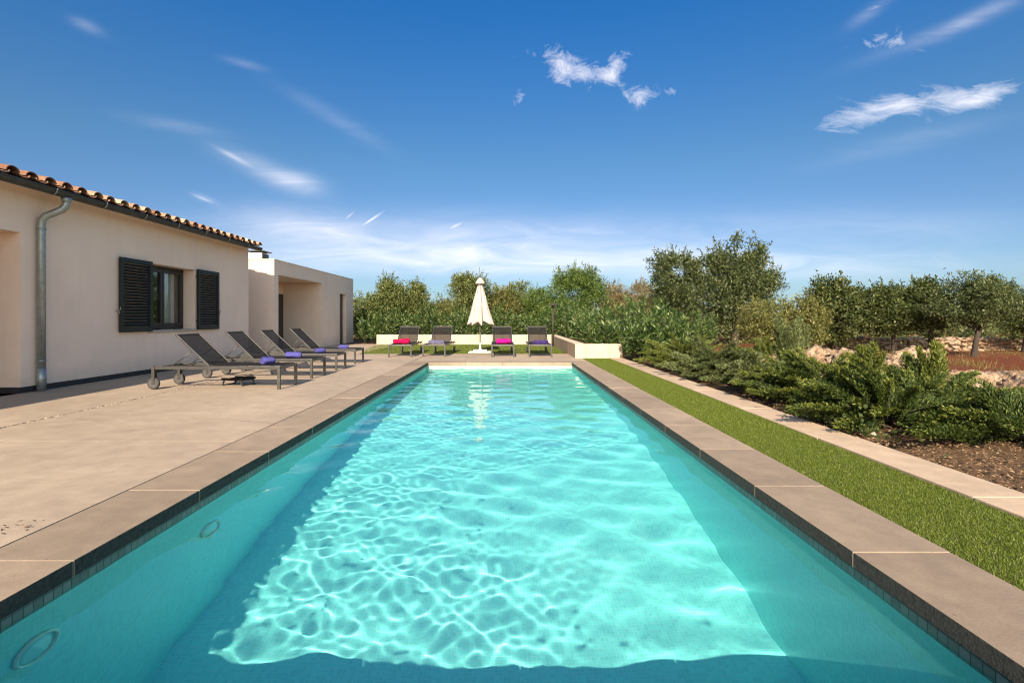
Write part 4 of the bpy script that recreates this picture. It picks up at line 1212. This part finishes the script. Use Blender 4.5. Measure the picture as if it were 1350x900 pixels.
# the big pair
make_tree('tree', wx(893, 20), 20, 0, [(0, 0, 2.0, 1.25, 1.1, 1.4), (-.25, 0, 3.1, .75, .75, .62), (.45, 0, 3.0, .6, .6, .55)], LEAF['almond'], 42, 'left half of the big dark pair, lower airy tree', 'tree', TG,
          clumps=460, per=36, L=.125, W=.042, clump_r=.22, shoots=80, shoot_len=.45, trunk_r=.10, gap=-.02)
make_tree('tree', wx(968, 20.6), 20.6, 0, [(-.1, 0, 1.9, 1.65, 1.4, 1.25), (.25, 0, 3.05, 1.1, 1.0, .85), (.30, 0, 3.9, .42, .45, .62), (-.42, 0, 3.75, .36, .4, .66), (.98, 0, 3.6, .36, .4, .6), (-.95, 0, 3.3, .4, .45, .55), (1.35, 0, 2.6, .6, .6, .5)], LEAF['almond'], 43, 'tallest tree in view, dark with upright leafy shoots against the sky', 'tree', TG,
          clumps=760, per=36, L=.13, W=.044, clump_r=.23, shoots=110, shoot_len=.6, trunk_r=.14, gap=-.04)
tree_px(1012, 36, 398, 16.5, LEAF['golden'], 44, 'golden brown bush in front of the tallest tree', 0.1, group=TG, L=.085, W=.03, clump_r=.17, clumps=330, cat='bush', name='bush', trunk_r=.05)
tree_px(1066, 24, 396, 16.0, LEAF['golden'], 45, 'small ochre bush left of the orchard trees', 0.1, group=TG, L=.085, W=.03, clump_r=.16, clumps=230, cat='bush', name='bush', trunk_r=.05)
OG = 'orchard trees on the red earth'
tree_px(1102, 40, 380, 16.8, LEAF['dark'], 46, 'orchard tree at the left end of the row, with loose clumped top', 0.2, [(-16, 368, .42), (8, 364, .4), (24, 376, .42)], group=OG, L=.10, W=.05, clump_r=.17, clumps=430, shoots=40, shoot_len=.35, trunk_r=.05)
tree_px(1178, 36, 388, 16.0, LEAF['dark'], 47, 'orchard tree second in the row, with slender pale stem', 0.55, [(-12, 375, .45), (14, 377, .5)], group=OG, L=.095, W=.045, clump_r=.16, clumps=380, shoots=40, shoot_len=.35, trunk_r=.06)
tree_px(1226, 24, 380, 15.4, LEAF['dark'], 48, 'narrow orchard tree just left of the widest crown', 0.62, [(-4, 368, .6)], group=OG, L=.095, W=.045, clump_r=.16, clumps=300, shoots=30, shoot_len=.35, trunk_r=.06)
tree_px(1284, 56, 366, 14.2, LEAF['almond'], 49, 'orchard tree with the widest rounded crown on a dark trunk', 0.85, [(-6, 356, .62), (30, 364, .5)], group=OG, L=.08, W=.03, clump_r=.16, clumps=620, shoots=50, shoot_len=.3, trunk_r=.065, trunk_h=.80)
tree_px(1352, 34, 382, 16.5, LEAF['dark'], 50, 'orchard tree cut by the right edge of the photo', 0.5, group=OG, L=.095, W=.04, clump_r=.17, clumps=330, shoots=30, shoot_len=.35)
for k, (px_, D, pt, lab) in enumerate([(1490, 15.0, 372, 'first orchard tree beyond the right edge of the photo'), (1640, 13.5, 368, 'last orchard tree far out on the right')]):
    tree_px(px_, 55, pt, D, LEAF['dark'], 60+k, lab, .6, group=OG, L=.095, W=.04, clump_r=.17, clumps=330, shoots=30, shoot_len=.35)

# far scrub: one mass behind everything
g = np.random.default_rng(77)
Q = []
for k in range(420):
    x = g.uniform(-60, 75); y = g.uniform(34, 58)
    if -40 < x < -5 and y < 36: continue
    r_ = g.uniform(.8, 1.7); h = g.uniform(1.2, 2.7) + (0.5 if x > 12 else 0)
    m = 150
    v = unit(g.normal(size=(m, 3))); v[:, 2] = np.abs(v[:, 2])
    rr = g.random((m, 1))**.4
    p = np.array([x, y, -.1]) + v*np.array([r_, r_, h])*rr*(1+.25*np.sin(v[:, :1]*7+k))
    Q.append(leaf_quads(p, v*.6 + g.normal(0, .6, (m, 3)), .36*g.uniform(.6, 1.2, m), .15, g))
for k in range(150):
    x = g.uniform(-14, 13); y = g.uniform(28.5, 33); r_ = g.uniform(.8, 1.3); h = g.uniform(1.5, 2.35); m = 330
    v = unit(g.normal(size=(m, 3))); v[:, 2] = np.abs(v[:, 2]); rr = g.random((m, 1))**.4
    p = np.array([x, y, -.05]) + v*np.array([r_, r_, h])*rr*(1+.3*np.sin(v[:, :1]*7+k))
    Q.append(leaf_quads(p, v*.6 + g.normal(0, .6, (m, 3)), .2*g.uniform(.6, 1.2, m), .07, g))
for k in range(60):                   # low dark scrub behind the orchard wall
    x = g.uniform(8, 30); y = g.uniform(18.6, 26); r_ = g.uniform(.6, 1.1); h = g.uniform(.7, 1.25); m = 260
    v = unit(g.normal(size=(m, 3))); v[:, 2] = np.abs(v[:, 2]); rr = g.random((m, 1))**.4
    p = np.array([x, y, -.05]) + v*np.array([r_, r_, h])*rr*(1+.25*np.sin(v[:, :1]*7+k))
    Q.append(leaf_quads(p, v*.6 + g.normal(0, .6, (m, 3)), .15*g.uniform(.6, 1.2, m), .06, g))
tag(np_mesh('far_scrub', np.concatenate(Q), 4, LEAF['far']), 'far belt of low scrub closing the horizon', 'scrub', kind='stuff')

# oleanders: upright stems with long narrow leaves
def oleander(x, y, r_, h, seed, label, z0=0.0, stems=46, per=46, L=.165, W=.028):
    g = np.random.default_rng(seed)
    t = empty('oleander', (x, y, z0), 0, label, 'oleander', 'oleander bushes along the planter walls')
    Q = []; mb = MB()
    for k in range(stems):
        a = g.uniform(0, 6.28); rr = r_*math.sqrt(g.random())
        b0 = np.array([rr*.45*math.cos(a), rr*.45*math.sin(a), 0.0])
        tip = np.array([rr*math.cos(a)*1.05, rr*math.sin(a)*1.05, h*g.uniform(.5, 1.12)*(1-.25*(rr/r_)**2)])
        u = g.random(per)**.62; u = .18 + .82*u
        pp = b0 + (tip-b0)*u[:, None] + g.normal(0, .012, (per, 3))
        ax = unit(tip-b0)
        th = g.uniform(0, 6.28, per)
        sd = np.stack([np.cos(th), np.sin(th), np.zeros(per)], -1)
        lift = .25 + 1.1*u[:, None]**2
        Q.append(leaf_quads(pp, sd*1.0 + ax*lift + g.normal(0, .15, (per, 3)) - np.array([0, 0, .25])*(1-u[:, None]), L*g.uniform(.6, 1.2, per), W*g.uniform(.8, 1.3, per), g))
        if k % 3 == 0: mb.tube([tuple(b0), tuple((b0+tip)/2 + g.normal(0, .03, 3)), tuple(tip)], [.012, .009, .004], 5)
    np_mesh('foliage', np.concatenate(Q), 4, LEAF['oleander'], t)
    mb.build('stem', M['bark'], t)
OL = [(490, 22.0, 'leafy oleander at the open left end of the rear wall'), (512, 21.9, 'oleander left of the crimson towel lounger'), (536, 22.1, 'oleander straight behind the crimson towel lounger'),
      (560, 22.0, 'oleander in the gap between the two loungers left of the parasol'), (585, 22.1, 'oleander straight behind the slate towel lounger'), (609, 21.9, 'oleander left of the parasol canopy'),
      (640, 22.1, 'oleander hidden partly by the parasol canopy'), (664, 22.0, 'oleander straight behind the magenta towel lounger'), (688, 22.0, 'oleander in the gap between magenta and navy towel loungers'),
      (711, 22.1, 'oleander straight behind the navy towel lounger'), (736, 22.2, 'oleander beside the garden lamp post')]
for k, (px_, D, lab) in enumerate(OL):
    oleander(wx(px_, D), D, .62, [1.30, 1.62, 1.35, 1.72, 1.28, 1.5, 1.22, 1.62, 1.25, 1.42, 1.78][k], 100+k, lab, 0.0 if k == 0 else .05)
OR = [(2.95, 20.0, .75, 1.75, 'oleander in the inner corner of the planter behind the lamp'), (3.0, 18.2, .75, 1.35, 'oleander midway along the side planter wall'), (3.05, 16.6, .75, 1.3, 'oleander nearer the corner, above the side planter wall'),
      (2.95, 15.0, .62, 1.28, 'oleander filling the near corner of the planter'), (4.3, 16.4, .85, 1.78, 'broad oleander behind the planter corner'), (4.4, 18.8, .85, 1.75, 'tall oleander at the back of the side planting'),
      (4.15, 14.3, .8, 1.6, 'big dark oleander just past the end of the planter wall'), (4.0, 12.7, .75, 1.25, 'dark oleander reaching down to the end of the kerb strip'), (5.3, 14.6, .85, 1.35, 'oleander at the right edge of the oleander thicket'),
      (3.6, 13.3, .55, .95, 'small oleander in front of the wall end, touching the kerb')]
for k, (x, y, r_, h, lab) in enumerate(OR):
    oleander(x, y, r_, h, 130+k, lab, .0, 60, 48, .16, .027)
q = MB(); q.box(-5.5, 1.86, 21.285, 22.4, -.1, .30); q.box(2.155, 3.16, 13.955, 21.28, -.1, .30)
tag(q.build('planter_soil', M['soil']), kind='structure', label='earth filling the planters', cat='soil')

# prostrate junipers: each one a fan of arching feathery plumes
def juniper(x, y, rx, ry, h, seed, label, leaf, n=34, z0=-.04, L=.030, W=.0095, heading=None, upright=0.0, tipmat=None):
    g = np.random.default_rng(seed)
    t = empty('juniper', (x, y, z0), 0, label, 'juniper', 'spreading junipers in the bed beside the kerb')
    Q = []; MI = []; mb = MB()
    for k in range(n):
        fresh = g.random() < .40
        a = g.uniform(0, 6.28) if heading is None or g.random() < .3 else heading + g.normal(0, .7)
        e = g.uniform(.25, 1.0)**.7 * (1-upright*.6)
        outv = np.array([math.cos(a)*rx, math.sin(a)*ry, 0])*e
        hh = h*(1 - .70*e**1.5)*g.uniform(.7, 1.35)
        m = 34
        u = np.linspace(.10, 1, m)
        b0 = np.array([g.normal(0, .12*rx), g.normal(0, .12*ry), 0])
        cen = b0 + outv*(u**1.05)[:, None]
        cen[:, 2] += hh*(u**.62) + .03*np.sin(u*4+k) - .05*e*u**5
        cen[:, :2] += (.035*np.sin(u*3+k*2.1))[:, None]
        tan = unit(np.gradient(cen, axis=0))
        if k % 2 == 0: mb.tube([tuple(c) for c in cen[::6]], [.010, .008, .006, .005, .003, .002][:len(cen[::6])], 4)
        length = float(np.linalg.norm(cen[-1]-cen[0]))
        side = unit(np.cross(tan, np.array([0, 0, 1.0])) + g.normal(0, .12, 3))
        nrm = np.cross(side, tan)
        roll = g.uniform(-.7, .7)
        for i in range(m):
            if u[i] < .22: continue
            wid = length*.21*(1.08-u[i])**.7*min(1, (u[i]-.12)*3.5) + .02
            for sgn in (-1, 1, -.35, .35):
                sd = side[i]*sgn*math.cos(roll) + nrm[i]*(abs(sgn)*math.sin(roll) + (.55 if abs(sgn) < .5 else 0))
                dd = unit(tan[i]*1.05 + sd + g.normal(0, .16, 3))
                sl_ = wid*g.uniform(.65, 1.2)
                q_ = max(4, int(sl_/.016))
                uu = np.linspace(.05, 1, q_)
                pp = cen[i] + dd*(uu*sl_)[:, None] + np.array([0, 0, -.10])*(uu**2*sl_)[:, None]
                pp = np.repeat(pp, 2, 0) + g.normal(0, .004, (q_*2, 3))
                Q.append(leaf_quads(pp, dd*1.25 + tan[i]*.3 + g.normal(0, .40, (q_*2, 3)), L*g.uniform(.7, 1.4, q_*2), W*g.uniform(.8, 1.4, q_*2), g))
                MI.append(((np.repeat(uu, 2)*.55 + u[i]*.55 + g.normal(0, .08, q_*2)) > (.80 if fresh else 1.02)).astype(np.int32))
    fo = np_mesh('foliage', np.concatenate(Q), 4, [leaf, tipmat or LEAF['juniper_tip']], t)
    fo.data.polygons.foreach_set('material_index', np.concatenate(MI))
    mb.build('stem', M['bark'], t)
JS = [(3.95, 11.2, .95, 1.3, .72, 'juniper_y', 46, None, 'yellow green juniper next to the oleanders at the far end of the bed'),
      (3.90, 9.4, .95, 1.25, .70, 'juniper_g', 56, -2.2, 'grey green juniper drooping towards the kerb, midway along the bed'),
      (3.80, 7.8, .75, 1.05, .58, 'juniper_g', 50, -1.9, 'low grey green juniper touching the kerb in front of the orange stone'),
      (5.2, 10.2, .95, 1.0, .70, 'juniper_y', 44, None, 'yellowish juniper behind the grey green ones'),
      (3.95, 6.4, .90, 1.0, .68, 'juniper', 58, None, 'dark green juniper in the middle of the bed, right of the orange stone'),
      (3.82, 5.0, .90, .75, .72, 'juniper', 66, 1.9, 'largest dark juniper, its plumes fanning up in front of the rocks'),
      (4.65, 5.55, .95, .8, .74, 'juniper', 56, 1.3, 'dark upright juniper in front of the red field'),
      (4.55, 4.42, 1.05, .60, .52, 'juniper', 62, .5, 'broad dark juniper sprawling low towards the right edge'),
      (5.05, 4.30, 1.0, .70, .50, 'juniper', 52, .6, 'low juniper cut by the right edge of the photo'),
      (4.55, 8.1, .42, .42, .95, 'juniper_g', 22, None, 'pale upright juniper standing above the others left of the rocks')]
for k, (x, y, rx, ry, h, lf, nn, hd, lab) in enumerate(JS):
    juniper(x, y, rx, ry, h, 200+k, lab, LEAF[lf], n=int(nn*1.25), heading=hd, upright=.75 if k == 9 else 0, tipmat=None if lf == 'juniper' else LEAF[lf])
# a few tall plumes
for k, (px_, pt, D, lab) in enumerate([(1149, 458, 5.7, 'tall narrow juniper plume before the middle rocks'), (1226, 462, 5.6, 'tall leafy juniper plume before the red field')]):
    juniper(wx(px_, D), D, .30, .30, wz(pt, D)+.05, 230+k, lab, LEAF['juniper_y'], n=9, upright=.8)

# small broad leaved creeper by the kerb
g = np.random.default_rng(300)
t = empty('creeper', (3.30, 5.1, 0), 0, 'small grey green creeper with round leaves at the kerb below the junipers', 'creeper')
m = 420
p = np.stack([np.abs(g.normal(0, .14, m))-.06, g.normal(0, .38, m), np.abs(g.normal(.05, .08, m))], -1)
np_mesh('foliage', leaf_quads(p, g.normal(size=(m, 3))+np.array([-.5, -.5, .5]), .05*g.uniform(.6, 1.2, m), .042, g), 4, LEAF['ivy'], t)
mb = MB()
for k in range(9): mb.tube([(0, g.normal(0, .2), 0), (g.normal(0, .1), g.normal(0, .3), .06), (g.normal(0, .15), g.normal(0, .4), .04)], [.004, .003, .002], 4)
mb.build('stem', M['bark'], t)

# rocks
def rock(x, y, z, sx, sy, sz, seed, label, rz=0.0):
    bm = bmesh.new()
    bmesh.ops.create_icosphere(bm, subdivisions=5, radius=1)
    for v in bm.verts:
        p = v.co.copy(); n_ = p.normalized()
        # facets plus erosion
        f = 0
        for q in range(7):
            dq = Vector((math.sin(seed*3.1+q*2.3), math.cos(seed*1.7+q*3.1), math.sin(seed+q*1.3))).normalized()
            f = max(f, n_.dot(dq))
        rr = min(1.0, .78/max(f, .3))*(1 + .26*mnoise.noise(n_*1.7+Vector((seed,)*3)) + .13*mnoise.noise(n_*4.5+Vector((seed,)*3)) - .30*abs(mnoise.noise(n_*3.5+Vector((seed+5,)*3))) - .22*abs(mnoise.noise(n_*8+Vector((seed,)*3))) + .08*mnoise.noise(n_*19) + .10)
        v.co = Vector((n_.x*sx*rr, n_.y*sy*rr, n_.z*sz*rr))
    me = bpy.data.meshes.new('rock'); bm.to_mesh(me); bm.free()
    o = link_mesh('rock', me, M['rock'], None, True); o.location = (x, y, z); o.rotation_euler = (0, 0, rz)
    return tag(o, label, 'rock', 'limestone rocks in the bed')
RK = [(1040, 9.9, 466, .55, .40, .42, 'pale rock at the left end of the rockery, beside the pale juniper'), (1082, 9.6, 463, .50, .45, .44, 'big rounded rock in the middle of the rockery'),
      (1118, 9.2, 464, .42, .40, .44, 'pitted rock right of the big rounded one'), (1130, 8.4, 482, .26, .25, .26, 'small rock in front of the rockery'),
      (1205, 8.8, 466, .46, .40, .42, 'flat topped rock between the two tall plumes'), (1178, 8.0, 480, .30, .28, .30, 'dark pitted rock at the foot of the flat topped one'),
      (1014, 7.9, 489, .10, .09, .14, 'small orange stone between the grey green and dark junipers'), (1028, 8.6, 480, .18, .16, .18, 'small pale stone behind the orange one'),
      (1222, 6.9, 472, .09, .10, .32, 'thin upright yellowish stone near the right plume'),
      (1275, 7.0, 490, .48, .34, .26, 'long low slab rock left of the edge rocks'), (1262, 6.5, 500, .42, .30, .24, 'orange slab rock nearest the dark junipers on the right'),
      (1325, 7.2, 494, .42, .36, .28, 'ridged rock near the right edge of the photo'), (1352, 6.5, 503, .40, .34, .30, 'dark shaded rock cut by the right edge'),
      (1382, 7.4, 494, .5, .4, .3, 'rock just outside the right edge')]
for k, (px_, D, pt, sx, sy, sz, lab) in enumerate(RK):
    rock(wx(px_, D), D, wz(pt, D)-sz*.82, sx, sy, sz, k*1.37+2, lab, k*.7)

# dry stone wall behind the orchard
bm = bmesh.new()
g = random.Random(5)
y0w = 17.4
x = 9.0
def stone(cx_, cy_, cz_, sx, sy, sz):
    r_ = bmesh.ops.create_icosphere(bm, subdivisions=2, radius=1)
    o_ = Vector((g.uniform(-50, 50), g.uniform(-50, 50), 0))
    for v in r_['verts']:
        n_ = v.co.normalized()
        k_ = 1/max(abs(n_.x), abs(n_.y), abs(n_.z))
        rr = (.55 + .45*min(k_, 1.45)/1.2)*(1 + .45*mnoise.noise(n_*1.6+o_))*.95
        v.co = Vector((cx_+n_.x*rr*sx, cy_+n_.y*rr*sy, cz_+n_.z*rr*sz))
for row in range(4):
    x = 8.6
    while x < 24:
        sx = g.uniform(.06, .17); sz = g.uniform(.06, .105)
        stone(x+sx, y0w+g.uniform(-.07, .07), .0+row*.115+g.uniform(-.04, .04), sx*1.12, .2, sz*1.1)
        x += sx*2*.92
me = bpy.data.meshes.new('stone_wall'); bm.to_mesh(me); bm.free()
tag(link_mesh('stone_wall', me, M['rock']), 'low dry stone wall of pale rocks behind the orchard trees', 'wall', kind='thing')

# a cable-thin vine and weeds are left to the mulch; dry grass tufts along the field
T = blades(9000, (5.5, 16), (9.5, 17), .06, .22, .004, 21)
k_ = np.array([mnoise.noise(Vector((p[0, 0]*.6, p[0, 1]*.6, 4))) > .12 for p in T])
T = T[k_]; T[:, :, 2] += -.01
M['dry'] = leaf_mat('dry_grass', (.10, .085, .02), (.22, .19, .05), (.34, .29, .12), .7, .2)
tag(np_mesh('dry_grass', T, 3, M['dry']), 'thin dry yellow grass tufts on the red earth', 'grass', kind='stuff')
